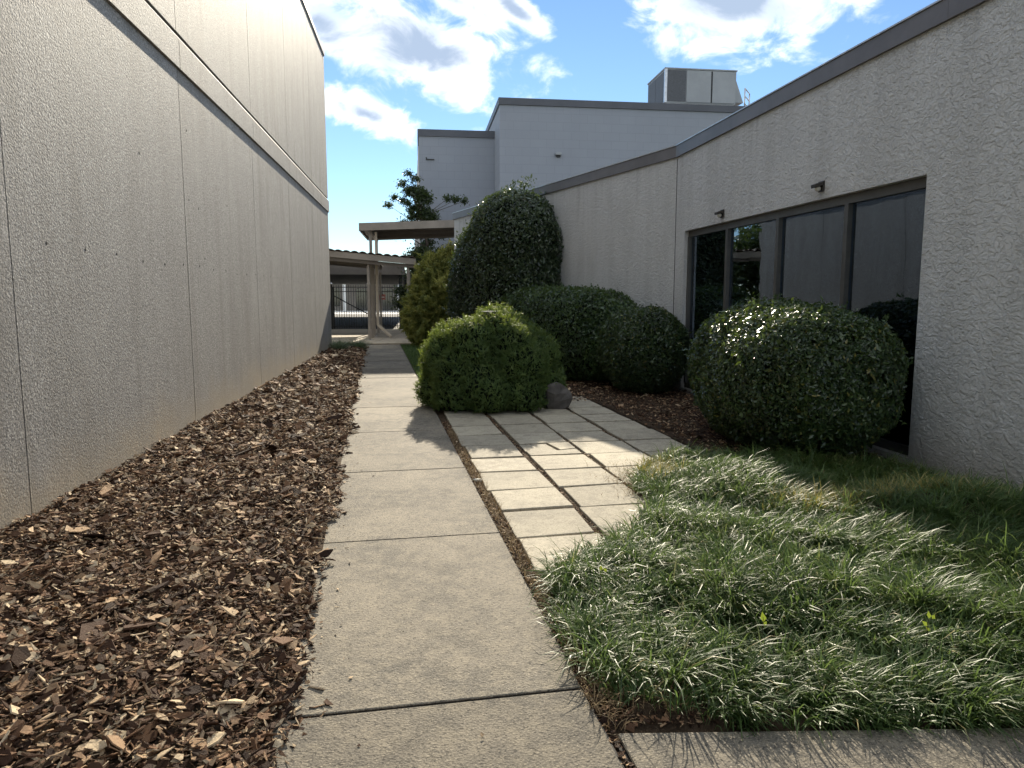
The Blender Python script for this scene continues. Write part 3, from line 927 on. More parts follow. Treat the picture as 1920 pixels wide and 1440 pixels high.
fence('iron_fence', 'black iron picket fence end between the concrete building and the gate', 'fence', -1.6, 0.42, 0.08, 2.30, 0.15)
scr = thing('dark_sheet', 'black sheet added behind the fence end to darken the view there', 'screen', (-10.4, 36.9, 0))  # dark sheet added behind the pickets to keep this end dark
MB().obox(np.array((-9.7, 36.9)), CD, -1.6, 0.55, -0.03, 0.0, 0.05, 2.2).build('sheet', 'dark_iron', scr)
for s_ in (-1.5, 0.45):
    MB().obox(np.array((-9.7, 36.9)) + CD * s_, CD, -0.04, 0.04, -0.10, -0.032, 0.05, 2.25).build('post', 'dark_iron', scr)
fence('iron_gate', 'black iron picket gate with a diagonal brace under the canopy', 'gate', 0.52, 2.35, 0.08, 2.30, 0.115, True)
fence('iron_fence', 'black iron picket fence panel right of the gate carrying a small red sign', 'fence', 2.47, 4.42, 0.08, 2.30, 0.12)
sg = thing('fence_sign', 'small dull red notice plate hung on the iron fence', 'sign', (-6.65, 36.9, 1.5))
MB().obox(np.array((-6.65, 36.92)), CD, -0.16, 0.16, 0.0, 0.012, 1.55, 1.82).build('plate', 'sign_red', sg)
MB().obox(np.array((-6.65, 36.92)), CD, -0.10, 0.10, 0.014, 0.018, 1.66, 1.70).build('plate_band', 'white_wall', sg)

# ---- pale building far beyond the gate
fb = thing('far_building', 'pale low building far beyond the iron gate in full sun', 'building', (-20, 96, 0))
MB().box(-46, 98, -0.05, -8, 110, 4.6).build('wall', 'tan_paint', fb)
MB().box(-46.3, 95.0, 4.602, -7.7, 110.3, 4.9).build('roof', 'dark_roof', fb)
for x in np.arange(-44, -8, 3.6):
    MB().box(x, 95.4, -0.016, x + 0.35, 95.8, 4.60).build('pillar', 'white_wall', fb)
    MB().box(x + 1.2, 97.9, 0.6 if int(x) % 2 else 0.0, x + 2.6, 97.998, 2.9).build('window', 'glass_dark', fb)

# ================================================================== VEGETATION
LEAF_V = np.array([(0, -0.5, 0), (0.20, -0.12, 0.06), (0.0, 0.5, -0.04), (-0.20, -0.12, 0.06), (0, -0.08, 0.0)], float)
LEAF_T = np.array([(0, 1, 4), (1, 2, 4), (2, 3, 4), (3, 0, 4)])
LEAF2_V = np.array([(0, -0.5, 0), (0.22, 0.0, 0.07), (0.0, 0.5, -0.03), (-0.22, 0.0, 0.07)], float)
LEAF2_T = np.array([(0, 1, 2), (0, 2, 3)])
NEED_V = np.array([(-0.10, -0.5, 0), (0.10, -0.5, 0.03), (0.0, 0.5, 0.02)], float)
NEED_T = np.array([(0, 1, 2)])


def norm(a):
    return a / np.maximum(np.linalg.norm(a, axis=1, keepdims=True), 1e-9)


def scatter(P, N, B, S, TV, TT, rnd=None, wide=1.0):
    """template placed at P: normal N, long axis B (made orthogonal), size S"""
    n = len(P)
    N = norm(N)
    B = norm(B - N * np.sum(B * N, 1, keepdims=True))
    A = np.cross(B, N)
    wide = np.broadcast_to(np.asarray(wide, float), (n,))
    V = (TV[None, :, 0, None] * (A * wide[:, None])[:, None, :] + TV[None, :, 1, None] * B[:, None, :] + TV[None, :, 2, None] * N[:, None, :]) * S[:, None, None] + P[:, None, :]
    T = TT[None] + (np.arange(n) * len(TV))[:, None, None]
    rr = rng.random(n) if rnd is None else rnd
    return V.reshape(-1, 3), T.reshape(-1, 3), np.repeat(rr, len(TV))


def join(parts):
    Vs, Ts, Rs, o = [], [], [], 0
    for V, T, r_ in parts:
        Vs.append(V); Ts.append(T + o); Rs.append(r_); o += len(V)
    return np.concatenate(Vs), np.concatenate(Ts), np.concatenate(Rs)


def sprays(P, N, size, k, spread, droop):
    """feathery sprays: k needles fanned round one axis at each point"""
    n = len(P)
    ax = norm(N * 0.9 + np.array((0, 0, 0.55 - droop)) + rng.normal(size=(n, 3)) * 0.45)
    L = size * np.exp(rng.normal(size=n) * 0.3)
    tt = rng.random((n, k))
    PP = P[:, None, :] + ax[:, None, :] * (L[:, None] * (tt * 0.9 - 0.25))[:, :, None]
    D = norm((ax[:, None, :] + rng.normal(size=(n, k, 3)) * spread).reshape(-1, 3))
    S = (L[:, None] * (0.75 - 0.35 * tt)).reshape(-1)
    PP = PP.reshape(-1, 3) + D * (S * 0.3)[:, None]
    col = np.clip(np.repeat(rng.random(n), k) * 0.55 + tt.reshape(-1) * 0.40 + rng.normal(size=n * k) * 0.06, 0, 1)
    return scatter(PP, rng.normal(size=PP.shape) + np.repeat(N, k, 0), D, S, NEED_V, NEED_T, col, wide=0.8)


class Lobe:
    """super-ellipsoid lump of foliage"""
    def __init__(self, c, r, rot=0.0, e=2.0, seed=1, amp=0.05, freq=3.0):
        self.c, self.r, self.e, self.seed, self.amp, self.freq = np.array(c, float), np.array(r, float), e, seed, amp, freq
        co, si = math.cos(rot), math.sin(rot)
        self.M = np.array([(co, -si, 0), (si, co, 0), (0, 0, 1)])

    def field(self, P, k=1.0):
        Lc = (P - self.c) @ self.M / (self.r * k)
        return np.sum(np.abs(Lc) ** self.e, 1) ** (1 / self.e) - lumps(P, self.seed, self.freq, self.amp)

    def sample(self, n):
        D = norm(rng.normal(size=(n, 3)))
        k = 1.0 / np.sum(np.abs(D) ** self.e, 1) ** (1 / self.e)
        Lp = D * k[:, None]
        W = (Lp * self.r) @ self.M.T + self.c
        k2 = 1 + lumps(W, self.seed, self.freq, self.amp)
        g = np.sign(Lp) * np.abs(Lp) ** (self.e - 1) / self.r
        Nn = norm(g @ self.M.T)
        W = (Lp * self.r * k2[:, None]) @ self.M.T + self.c
        return W, Nn

    def area(self):
        a, b, c = self.r
        p = 1.6
        return 4 * math.pi * (((a * b) ** p + (a * c) ** p + (b * c) ** p) / 3) ** (1 / p)


def shell(lobes, n, zmin=0.03, depth=0.10):
    tot = sum(l.area() for l in lobes)
    PP, NN = [], []
    for i, l in enumerate(lobes):
        P, N = l.sample(int(n * l.area() / tot))
        dpt = np.abs(rng.normal(size=len(P))) * depth
        P = P - N * dpt[:, None] + rng.normal(size=P.shape) * 0.012
        ok = P[:, 2] > zmin
        for j, m in enumerate(lobes):
            if j != i:
                ok &= m.field(P) > 0.86
        PP.append(P[ok]); NN.append(N[ok])
    return np.concatenate(PP), np.concatenate(NN)


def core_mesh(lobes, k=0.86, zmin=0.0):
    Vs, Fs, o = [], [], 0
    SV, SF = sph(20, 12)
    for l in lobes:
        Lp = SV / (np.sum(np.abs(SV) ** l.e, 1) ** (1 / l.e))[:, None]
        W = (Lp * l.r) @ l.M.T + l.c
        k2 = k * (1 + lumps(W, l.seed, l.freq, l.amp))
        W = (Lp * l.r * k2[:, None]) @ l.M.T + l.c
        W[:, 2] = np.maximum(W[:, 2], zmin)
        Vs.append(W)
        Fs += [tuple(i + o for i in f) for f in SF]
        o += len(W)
    return mesh_from('shade_core', np.concatenate(Vs), Fs)


def stems(root, base, n=6, spread=0.3, h=0.5):
    m_ = MB()
    for i in range(n):
        a = 2 * math.pi * i / n + random.uniform(-.3, .3)
        A = (base[0] + 0.25 * spread * math.cos(a), base[1] + 0.25 * spread * math.sin(a), base[2] - 0.03)
        B = (base[0] + spread * math.cos(a), base[1] + spread * math.sin(a), base[2] + h)
        m_.tube(A, B, 0.025, 0.012, 6)
    m_.build('stem', 'stem_wood', root)


def shrub(name, label, cat, base, lobes, n, size, mat, depth=0.08, zmin=0.04, tmpl=(LEAF_V, LEAF_T), up=0.5, tilt=0.6, group=None, corek=0.86, sprouts=None, wide=1.0, szvar=0.28, spray=None, stray=0):
    root = thing(name, label, cat, (base[0], base[1], 0), group)
    P, N = shell(lobes, n, zmin, depth)
    m = len(P)
    Nl = norm(N + rng.normal(size=(m, 3)) * tilt)
    B = norm(rng.normal(size=(m, 3)) + N * up + np.array((0, 0, up)))
    S = size * np.exp(rng.normal(size=m) * szvar)
    parts = [scatter(P, Nl, B, S, *tmpl, wide=wide)]
    if spray:
        ns, sz, k, spd, drp = spray
        P2, N2 = shell(lobes, ns, zmin, 0.015)
        parts.append(sprays(P2, N2, sz, k, spd, drp))
    if sprouts:
        for (x, y, z, hgt, k) in sprouts:
            PP = np.array((x, y, z)) + np.stack([rng.normal(size=k) * 0.05, rng.normal(size=k) * 0.05, rng.random(k) * hgt], 1)
            parts.append(scatter(PP, rng.normal(size=(k, 3)), rng.normal(size=(k, 3)) * 0.6 + (0, 0, 1), size * np.exp(rng.normal(size=k) * 0.2), *tmpl))
    if stray:
        P3, N3 = shell(lobes, stray * 3, zmin + 0.2, 0.005)
        pick = rng.permutation(len(P3))[:stray]
        for a_ in pick:
            k = rng.integers(4, 9)
            ax = norm((N3[a_] * 0.8 + (0, 0, 0.7) + rng.normal(size=3) * 0.35)[None])[0]
            PP = P3[a_] + ax * (rng.random(k) * size * rng.uniform(0.8, 2.2))[:, None] + rng.normal(size=(k, 3)) * size * 0.2
            parts.append(scatter(PP, rng.normal(size=(k, 3)) + ax * 0.3, rng.normal(size=(k, 3)) * 0.6 + ax, size * np.exp(rng.normal(size=k) * 0.2), *tmpl, np.clip(rng.random(k) * 0.4 + 0.55, 0, 0.97)))
    V, T, r_ = join(parts)
    link('crown', fast_mesh('crown', V, T, r_), mat, root)
    link('shade_core', core_mesh(lobes, corek), 'core_black', root, smooth=True)  # near-black blob added to block see-through, standing for the shaded inside
    stems(root, (base[0], base[1], 0))
    return root


rotR = math.atan2(R_DIR[1], R_DIR[0]) - math.pi / 2
rotA = math.atan2(A_DIR[1], A_DIR[0]) - math.pi / 2
# front round shrub by the window
shrub('rounded_shrub', 'large clipped glossy-leaved shrub in front of the right window panes', 'shrub', (2.90, 7.75),
      [Lobe((2.95, 7.72, 0.76), (0.82, 1.42, 0.79), rotR, 2.5, 11, 0.055, 3.0)], 82000, 0.048, 'leaf_glossy', 0.055, up=0.45, tilt=0.55, group='clipped shrubs along the stucco wall', stray=240,
      sprouts=[(2.75, 7.9, 1.50, 0.14, 8), (3.1, 8.3, 1.48, 0.10, 6), (2.6, 7.3, 1.40, 0.08, 6)])
shrub('rounded_shrub', 'smaller dark clipped ball shrub between the long hedge and the window', 'shrub', (2.26, 12.25),
      [Lobe((2.26, 12.25, 0.70), (0.74, 0.78, 0.75), rotR, 2.2, 12, 0.06, 3.2)], 30000, 0.050, 'leaf_glossy', 0.05, tmpl=(LEAF2_V, LEAF2_T), stray=120, group='clipped shrubs along the stucco wall')
shrub('clipped_hedge', 'long low clipped hedge along the angled stucco wall', 'hedge', (0.95, 15.15),
      [Lobe((0.95, 15.15, 0.88), (0.84, 2.60, 0.94), rotA, 3.4, 13, 0.05, 2.2)], 52000, 0.060, 'leaf_hedge', 0.05, tmpl=(LEAF2_V, LEAF2_T), up=0.9, stray=220)
shrub('tall_holly', 'tall rounded dark holly shrub taller than the stucco wall', 'shrub', (-0.35, 18.1),
      [Lobe((-0.22, 18.0, 1.75), (1.12, 2.05, 1.95), rotA, 2.5, 14, 0.05, 1.9), Lobe((0.08, 17.6, 2.75), (1.08, 1.6, 1.42), rotA, 2.2, 15, 0.06, 2.2)],
      66000, 0.077, 'leaf_holly', 0.07, tmpl=(LEAF2_V, LEAF2_T), stray=420, sprouts=[(0.25, 17.5, 4.10, 0.42, 60), (0.42, 17.4, 4.05, 0.45, 50), (0.05, 17.6, 4.12, 0.3, 50), (-0.15, 17.8, 4.1, 0.22, 40)])
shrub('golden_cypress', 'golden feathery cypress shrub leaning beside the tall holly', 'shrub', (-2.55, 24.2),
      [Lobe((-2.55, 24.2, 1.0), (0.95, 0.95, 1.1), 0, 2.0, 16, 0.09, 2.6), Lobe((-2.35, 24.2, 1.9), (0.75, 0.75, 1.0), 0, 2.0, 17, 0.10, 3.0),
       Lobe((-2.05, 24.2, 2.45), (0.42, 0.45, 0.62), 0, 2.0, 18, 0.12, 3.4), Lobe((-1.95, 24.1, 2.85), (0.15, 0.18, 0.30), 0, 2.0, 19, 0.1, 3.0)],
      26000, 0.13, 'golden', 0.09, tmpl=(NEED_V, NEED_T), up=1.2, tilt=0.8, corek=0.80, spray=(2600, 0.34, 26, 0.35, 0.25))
shrub('rounded_shrub', 'small dark shrub at the foot of the right canopy post', 'shrub', (-3.55, 25.9),
      [Lobe((-3.55, 25.9, 1.02), (0.42, 0.45, 0.95), 0, 2.0, 20, 0.08, 3.0)], 9000, 0.07, 'leaf_glossy', 0.06, group='clipped shrubs along the stucco wall')

# rounded conifer mound beside the path: many lobes
mc = np.array((-0.33, 10.75, 0.0))
ml = [Lobe(mc + (0.0, 0.05, 0.62), (0.70, 0.68, 0.62), 0, 2.3, 31, 0.05, 3.0)]
_r = random.Random(5)
for k in range(25):
    zz = 0.10 + 0.86 * (k + 0.5) / 25
    aa = k * 2.39996 + _r.uniform(-0.3, 0.3)
    rr_ = math.sqrt(max(0.0, 1 - zz ** 2.3))
    cpt = mc + np.array((0.78 * rr_ * math.cos(aa), 0.05 + 0.76 * rr_ * math.sin(aa), 0.20 + 0.98 * zz))
    sz = _r.uniform(0.24, 0.40)
    ml.append(Lobe(cpt, (sz, sz, sz * _r.uniform(0.85, 1.1)), 0, 2.0, 100 + k, 0.10, 6.0))
for (ox, oy, oz, sz) in ((-0.80, -0.15, 0.24, 0.30), (-0.50, -0.58, 0.24, 0.33), (0.0, -0.74, 0.26, 0.33), (0.48, -0.58, 0.26, 0.34), (0.82, -0.10, 0.30, 0.30)):
    ml.append(Lobe(mc + (ox, oy, oz), (sz, sz, sz), 0, 2.0, int(200 + 10 * ox), 0.10, 6.0))
shrub('conifer_mound', 'rounded bright green dwarf conifer mound beside the path and stepping slabs', 'shrub', tuple(mc), ml, 90000, 0.070, 'conifer', 0.06, tmpl=(NEED_V, NEED_T), up=1.2, tilt=0.7, corek=0.80, spray=(11000, 0.085, 14, 0.45, 0.0))
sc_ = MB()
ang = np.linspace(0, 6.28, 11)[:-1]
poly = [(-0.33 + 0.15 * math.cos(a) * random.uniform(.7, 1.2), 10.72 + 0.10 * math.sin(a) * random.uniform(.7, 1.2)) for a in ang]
tag(sc_.prism(poly, 1.405, 1.417).build('pale_piece', 'pale_piece'), 'pale flat scrap lying on top of the green conifer mound', 'patch')  # flat pale sheet standing for an unidentified whitish spot on the mound

# dark tree behind the canopies
tr_ = thing('broadleaf_tree', 'dark narrow evergreen tree standing behind the flat canopy', 'tree', (-3.95, 34.6, 0))
m_ = MB()
TB = np.array((-3.95, 34.6, 0.0))
spine = [TB + (0, 0, -0.05), TB + (0.05, 0, 2.0), TB + (-0.1, 0.05, 4.2), TB + (-0.45, 0, 6.0), TB + (-0.75, 0, 7.1)]
for i in range(4):
    m_.tube(spine[i], spine[i + 1], 0.12 - 0.026 * i, 0.12 - 0.026 * (i + 1), 7)
m_.build('trunk', 'bark', tr_)
lm = MB()
cl = []
for i in range(46):
    z = random.uniform(0.9, 6.3)
    tt = z / 7.1
    cx = TB + (-0.75 * tt ** 2, 0, z)
    rad = (1.75 * (1 - tt) ** 0.8 + 0.25) * random.uniform(0.35, 1.0)
    a = random.uniform(0, 6.28)
    e_ = cx + np.array((rad * math.cos(a), rad * math.sin(a) * 0.5, random.uniform(0.0, 0.5)))
    lm.tube(cx - (0, 0, 0.25), e_, 0.028, 0.009, 5)
    cl.append((e_, random.uniform(0.22, 0.48) * (1.15 - 0.45 * tt)))
for dx_, dz_ in ((-1.25, 7.0), (-0.95, 7.45), (-1.6, 6.35), (-1.9, 6.0), (-1.2, 6.2), (-0.6, 7.2), (0.9, 6.3), (1.3, 6.25), (1.7, 6.2)):
    e_ = TB + (dx_, 0, dz_)
    lm.tube(TB + (-0.55 if dx_ < 0 else 0.1, 0, dz_ - (0.9 if dx_ < 0 else 0.6)), e_, 0.018, 0.006, 5)
    cl.append((e_, 0.20))
lm.build('limb', 'bark', tr_)
parts = []
for c_, r_ in cl:
    k = int(110 + 1500 * r_ ** 2 * (2.2 if r_ > 0.21 else 0.8))
    P = c_ + rng.normal(size=(k, 3)) * r_ * (0.55, 0.55, 0.42)
    parts.append(scatter(P, rng.normal(size=(k, 3)) + (0, 0, 0.8), rng.normal(size=(k, 3)), 0.12 * np.exp(rng.normal(size=k) * 0.25), LEAF2_V, LEAF2_T, wide=1.1))
V, T, r_ = join(parts)
link('crown', fast_mesh('crown', V, T, r_), 'tree_leaf', tr_)

# trees beyond the tall building (seen only in the window reflection and over roofs)
def big_tree(x, y, h, rad, label):
    o = thing('broadleaf_tree', label, 'tree', (x, y, 0))
    MB().tube((x, y, -0.05), (x, y, h * 0.6), 0.22, 0.10, 8).build('trunk', 'bark', o)
    parts = []
    for i in range(40):
        d_ = norm(rng.normal(size=(1, 3)))[0]
        c_ = np.array((x, y, h * 0.58)) + d_ * np.array((rad, rad, h * 0.36)) * random.uniform(0.4, 0.95)
        k = 330
        P = c_ + rng.normal(size=(k, 3)) * rad * 0.20
        parts.append(scatter(P, rng.normal(size=(k, 3)), rng.normal(size=(k, 3)), 0.22 * np.exp(rng.normal(size=k) * 0.2), LEAF2_V, LEAF2_T, wide=1.2))
    V, T, r_ = join(parts)
    link('crown', fast_mesh('crown', V, T, r_), 'tree_leaf', o)


big_tree(-14.5, 33.0, 6.4, 3.2, 'leafy tree behind the tall concrete building, mirrored in the window')

# ---------------------------------------------------------------- bark mulch
def chip_templates(k, sides):
    out = []
    for i in range(k):
        a = np.sort(rng.random(sides) * 0.6 + np.arange(sides)) / sides * 2 * math.pi
        rx = 0.5 * (0.55 + 0.75 * rng.random(sides))
        ry = 0.5 * rng.uniform(0.30, 0.80) * (0.6 + 0.7 * rng.random(sides))
        top = np.stack([ry * np.cos(a), rx * np.sin(a), 0.05 + 0.022 * rng.normal(size=sides)], 1)
        th = rng.uniform(0.03, 0.07)
        bot = top * (1.02, 1.02, 1.0) - (0, 0, th)
        V = np.concatenate([top, bot])
        T = [(0, j, j + 1) for j in range(1, sides - 1)] + [(sides, sides + j + 1, sides + j) for j in range(1, sides - 1)]
        for j in range(sides):
            n_ = (j + 1) % sides
            T += [(j, sides + j, sides + n_), (j, sides + n_, n_)]
        out.append((V, np.array(T)))
    return out


CH = chip_templates(14, 5)
CH4 = chip_templates(10, 4)


def bed_z(X):
    """left mulch bed height: higher mid-bed, thin at the path"""
    s, wv = path_sw(X[:, :2])
    d_wall = (X[:, :2] - L_P) @ L_N
    e_ = -(wv + PATH_W) + 0.16
    P3 = np.concatenate([X[:, :2], np.zeros((len(X), 1))], 1)
    return -0.02 + 0.13 * np.clip(e_ / 0.35, 0, 1) ** 0.7 + 0.02 * np.exp(-np.abs(d_wall) / 0.3) + lumps(P3, 41, 3.2, 0.022)


def edge_wob(s):
    return 0.05 * np.sin(s * 2.1 + 1) + 0.035 * np.sin(s * 5.3) + 0.025 * np.sin(s * 11.7 + 2)


def inside_left(X):
    s, wv = path_sw(X[:, :2])
    d_wall = (X[:, :2] - L_P) @ L_N
    return (d_wall > 0.015) & (wv < -PATH_W + 0.13 + edge_wob(s) + rng.normal(size=len(X)) * 0.025) & (s < 22.0)


# bed body
us = np.linspace(-3.0, 21.5, 150)
V, F = [], []
NW = 14
for s_ in us:
    pr = tp(s_, -PATH_W + 0.10)
    # matching point on the wall along the across direction
    k = ((pr - L_P) @ L_N) / (T_R @ L_N)
    for j in range(NW):
        wq = pr - T_R * (k + 0.0) * (j / (NW - 1))
        V.append((wq[0], wq[1], 0.0))
V = np.array(V)
V[:, 2] = bed_z(V) - 0.012
idx = np.arange(len(V)).reshape(len(us), NW)
q_ = np.stack([idx[:-1, :-1], idx[1:, :-1], idx[1:, 1:], idx[:-1, :-1], idx[1:, 1:], idx[:-1, 1:]], -1).reshape(-1, 3)
bed = tag(link('mulch_bed', fast_mesh('mulch_bed', V, q_), 'soil'), kind='structure')


def chips(X, zf, size, templates, tilt=0.50, lift=0.024, dark=0.0):
    n = len(X)
    P = np.stack([X[:, 0], X[:, 1], zf(X) + rng.random(n) ** 1.5 * lift], 1)
    parts = []
    which = rng.integers(0, len(templates), n)
    S = size * np.exp(rng.normal(size=n) * 0.42)
    N = np.stack([rng.normal(size=n) * tilt, rng.normal(size=n) * tilt, np.ones(n)], 1)
    B = rng.normal(size=(n, 3)) * (1, 1, 0.15)
    col = np.clip(rng.beta(0.95, 1.20, n) - dark, 0, 1)
    slim = np.where(rng.random(n) < 0.5, 0.36, 1.0)
    for i, (TV, TT) in enumerate(templates):
        m = which == i
        if m.any():
            parts.append(scatter(P[m], N[m], B[m], S[m], TV, TT, col[m], wide=slim[m]))
    return join(parts)


def rand_left(n, s0, s1):
    s = rng.uniform(s0, s1, n)
    wv = rng.uniform(-PATH_W - 2.4, -PATH_W + 0.3, n)
    X = T_P + s[:, None] * T_DIR + wv[:, None] * T_R
    X = X[inside_left(X)]
    return X


AREA = 2.7
pieces = []
for s0, s1, dens_, size, tm_ in ((-1.6, 1.2, 3700, 0.035, CH), (1.2, 4.0, 3100, 0.036, CH4), (4.0, 9.0, 1600, 0.046, CH4), (9.0, 21.8, 620, 0.062, CH4)):
    X = rand_left(int(dens_ * (s1 - s0) * AREA), s0, s1)
    pieces.append(chips(X, bed_z, size, tm_))
    Xb = X[rng.random(len(X)) < 0.10]
    pieces.append(chips(Xb, bed_z, size * 1.6, CH, 0.40, 0.035))
# stray chips on the path edge and slivers
V, T, r_ = join(pieces)
o = link('bark_chips', fast_mesh('bark_chips', V, T, r_, True), 'bark_chip', bed)
tag(o, kind='stuff')
# the 300 largest chips nearest the camera, each an object
chip_me = []
for i, (TV, TT) in enumerate(chip_templates(12, 7)):
    me = mesh_from('bark_chip', TV, [tuple(f) for f in TT])
    me.materials.append(MATS['bark_chip_single'])
    chip_me.append(me)
X = rand_left(2600, -1.4, 2.6)[:300]
Zs = bed_z(X)
for i in range(len(X)):
    s_ = random.uniform(0.034, 0.058)
    o = link('bark_chip', chip_me[i % 12], None, bed, (X[i, 0], X[i, 1], Zs[i] + 0.018 + random.uniform(0, 0.018)))
    o.scale = (s_, s_, s_ * random.uniform(0.6, 1.2))
    o.rotation_euler = (random.gauss(0, 0.35), random.gauss(0, 0.35), random.uniform(0, 6.28))

# right-hand mulch between slabs, shrubs and wall
def right_z(X):
    P3 = np.concatenate([X[:, :2], np.zeros((len(X), 1))], 1)
    return 0.005 + lumps(P3, 43, 2.4, 0.018)


def in_right_bed(X):
    s, wv = path_sw(X)
    dw = (X - R_P) @ R_N
    da = (X - A_P) @ a_n
    ok = (dw < -0.02) & (da < -0.02)
    edge = np.where(s < 3.6, 9.0, np.where(s < 8.0, 0.105 + 4 * PITCH + 0.03, 1.15))
    edge = np.where((s >= 7.2) & (s < 8.0), 2.55, edge)
    return ok & (wv > edge + rng.normal(size=len(X)) * 0.05)


X = np.stack([rng.uniform(-1.5, 4.5, 52000), rng.uniform(5.3, 17.5, 52000)], 1)
X = X[in_right_bed(X)]
bed2_poly = [tp(3.6, 2.56), tp(8.0, 2.56), tp(8.1, 1.2), tp(13.5, 1.2), A_P + A_DIR * 4.5, A_P, R_P + R_DIR * -1.2 + R_N * -0.005]
bed2 = tag(link('mulch_bed', mesh_from('mulch_bed', [(x, y, -0.008) for x, y in bed2_poly], [tuple(range(len(bed2_poly)))]), 'soil'), kind='structure')
V, T, r_ = chips(X, right_z, 0.040, CH4, 0.40, 0.03, 0.12)
tag(link('bark_chips', fast_mesh('bark_chips', V, T, r_, True), 'bark_chip', bed2), kind='stuff')

# debris in the gap between path and slabs and in the slab joints
n = 5200
s = rng.uniform(-0.1, 6.6, n)
wv = rng.uniform(0.005, 0.10, n)
X = T_P + s[:, None] * T_DIR + wv[:, None] * T_R
flat = lambda X_: np.full(len(X_), -0.020)
pp = [chips(X, flat, 0.020, CH4, 0.5, 0.02)]
n = 4200
s = rng.uniform(1.3, 8.0, n)
c_ = rng.integers(1, 4, n)
wv = PW0 + c_ * PITCH + rng.normal(size=n) * 0.014
X = T_P + s[:, None] * T_DIR + wv[:, None] * T_R
pp.append(chips(X, flat, 0.016, CH4, 0.5, 0.016))
n = 4000
rr = rng.integers(-1, 11, n)
s = PS0 + rr * PITCH + rng.normal(size=n) * 0.010
wv = rng.uniform(PW0, PW0 + 4 * PITCH, n)
X = T_P + s[:, None] * T_DIR + wv[:, None] * T_R
pp.append(chips(X, flat, 0.014, CH4, 0.5, 0.010))
# crumbs of bark along the mulch edge of the path
n = 420
X = T_P + rng.uniform(-2, 16, n)[:, None] * T_DIR + (-PATH_W + 0.12 + np.abs(rng.normal(size=n)) * 0.10)[:, None] * T_R
pp.append(chips(X, lambda X_: np.full(len(X_), 0.004), 0.016, CH4, 0.3, 0.002))
n = 60
X = T_P + rng.uniform(-2, 12, n)[:, None] * T_DIR + rng.uniform(-1.2, 0, n)[:, None] * T_R
pp.append(chips(X, lambda X_: np.full(len(X_), 0.003), 0.009, CH4, 0.3, 0.002, 0.2))
# bare corner by the cross walk
n = 2600
X = np.stack([rng.uniform(0.28, 1.0, n), rng.uniform(2.55, 3.1, n)], 1)
X[:700] = T_P + rng.uniform(-2.2, 0.1, 700)[:, None] * T_DIR + rng.uniform(0.004, 0.042, 700)[:, None] * T_R
pp.append(chips(X, flat, 0.022, CH4, 0.5, 0.015, 0.15))
V, T, r_ = join(pp)
tag(link('plant_litter', fast_mesh('plant_litter', V, T, r_, True), 'bark_chip'), 'brown plant litter lying in the joints of the stepping slabs', 'litter', kind='stuff')

# ---------------------------------------------------------------- lawn of long arching grass
def in_poly(X, poly):
    poly = np.array(poly)
    x, y = X[:, 0], X[:, 1]
    ins = np.zeros(len(X), bool)
    j = len(poly) - 1
    for i in range(len(poly)):
        xi, yi = poly[i]; xj, yj = poly[j]
        c_ = ((yi > y) != (yj > y)) & (x < (xj - xi) * (y - yi) / (yj - yi + 1e-12) + xi)
        ins ^= c_
        j = i
    return ins


def wall_x(y, off):
    return R_P[0] + (y - R_P[1]) * R_DIR[0] / R_DIR[1] - off


LAWN = [(0.24, 3.98), (0.24, 3.55), (0.29, 3.12), (0.37, 2.80), (0.44, 2.62), (0.95, 2.53), (1.6, 2.50), (2.4, 2.50), (5.0, 2.52), (wall_x(2.7, 0.15), 2.7), (wall_x(5.0, 0.28), 5.0), (wall_x(6.2, 0.30), 6.2),
        (3.1, 6.75), (2.4, 6.85), (1.75, 7.0), (1.30, 6.75), (1.12, 6.2), (1.02, 5.75), (1.12, 5.35), (0.95, 4.92), (0.72, 4.52), (0.42, 4.22)]


def lawn_z(X):
    P3 = np.concatenate([X[:, :2], np.zeros((len(X), 1))], 1)
    g = lambda cx, cy, sx, sy: np.exp(-(((X[:, 0] - cx) / sx) ** 2 + ((X[:, 1] - cy) / sy) ** 2))
    edge = np.clip(np.minimum(X[:, 1] - 2.52, (X[:, :2] - T_P) @ T_R - 0.0) / 0.45, 0, 1) ** 0.8
    return -0.022 + edge * (0.045 + 0.18 * g(1.85, 5.70, 0.50, 0.50) + 0.24 * g(2.95, 4.85, 0.75, 0.38) - 0.10 * g(2.45, 5.60, 0.40, 0.30) + 0.08 * g(1.3, 3.8, 0.9, 0.7) + lumps(P3, 51, 3.4, 0.034))


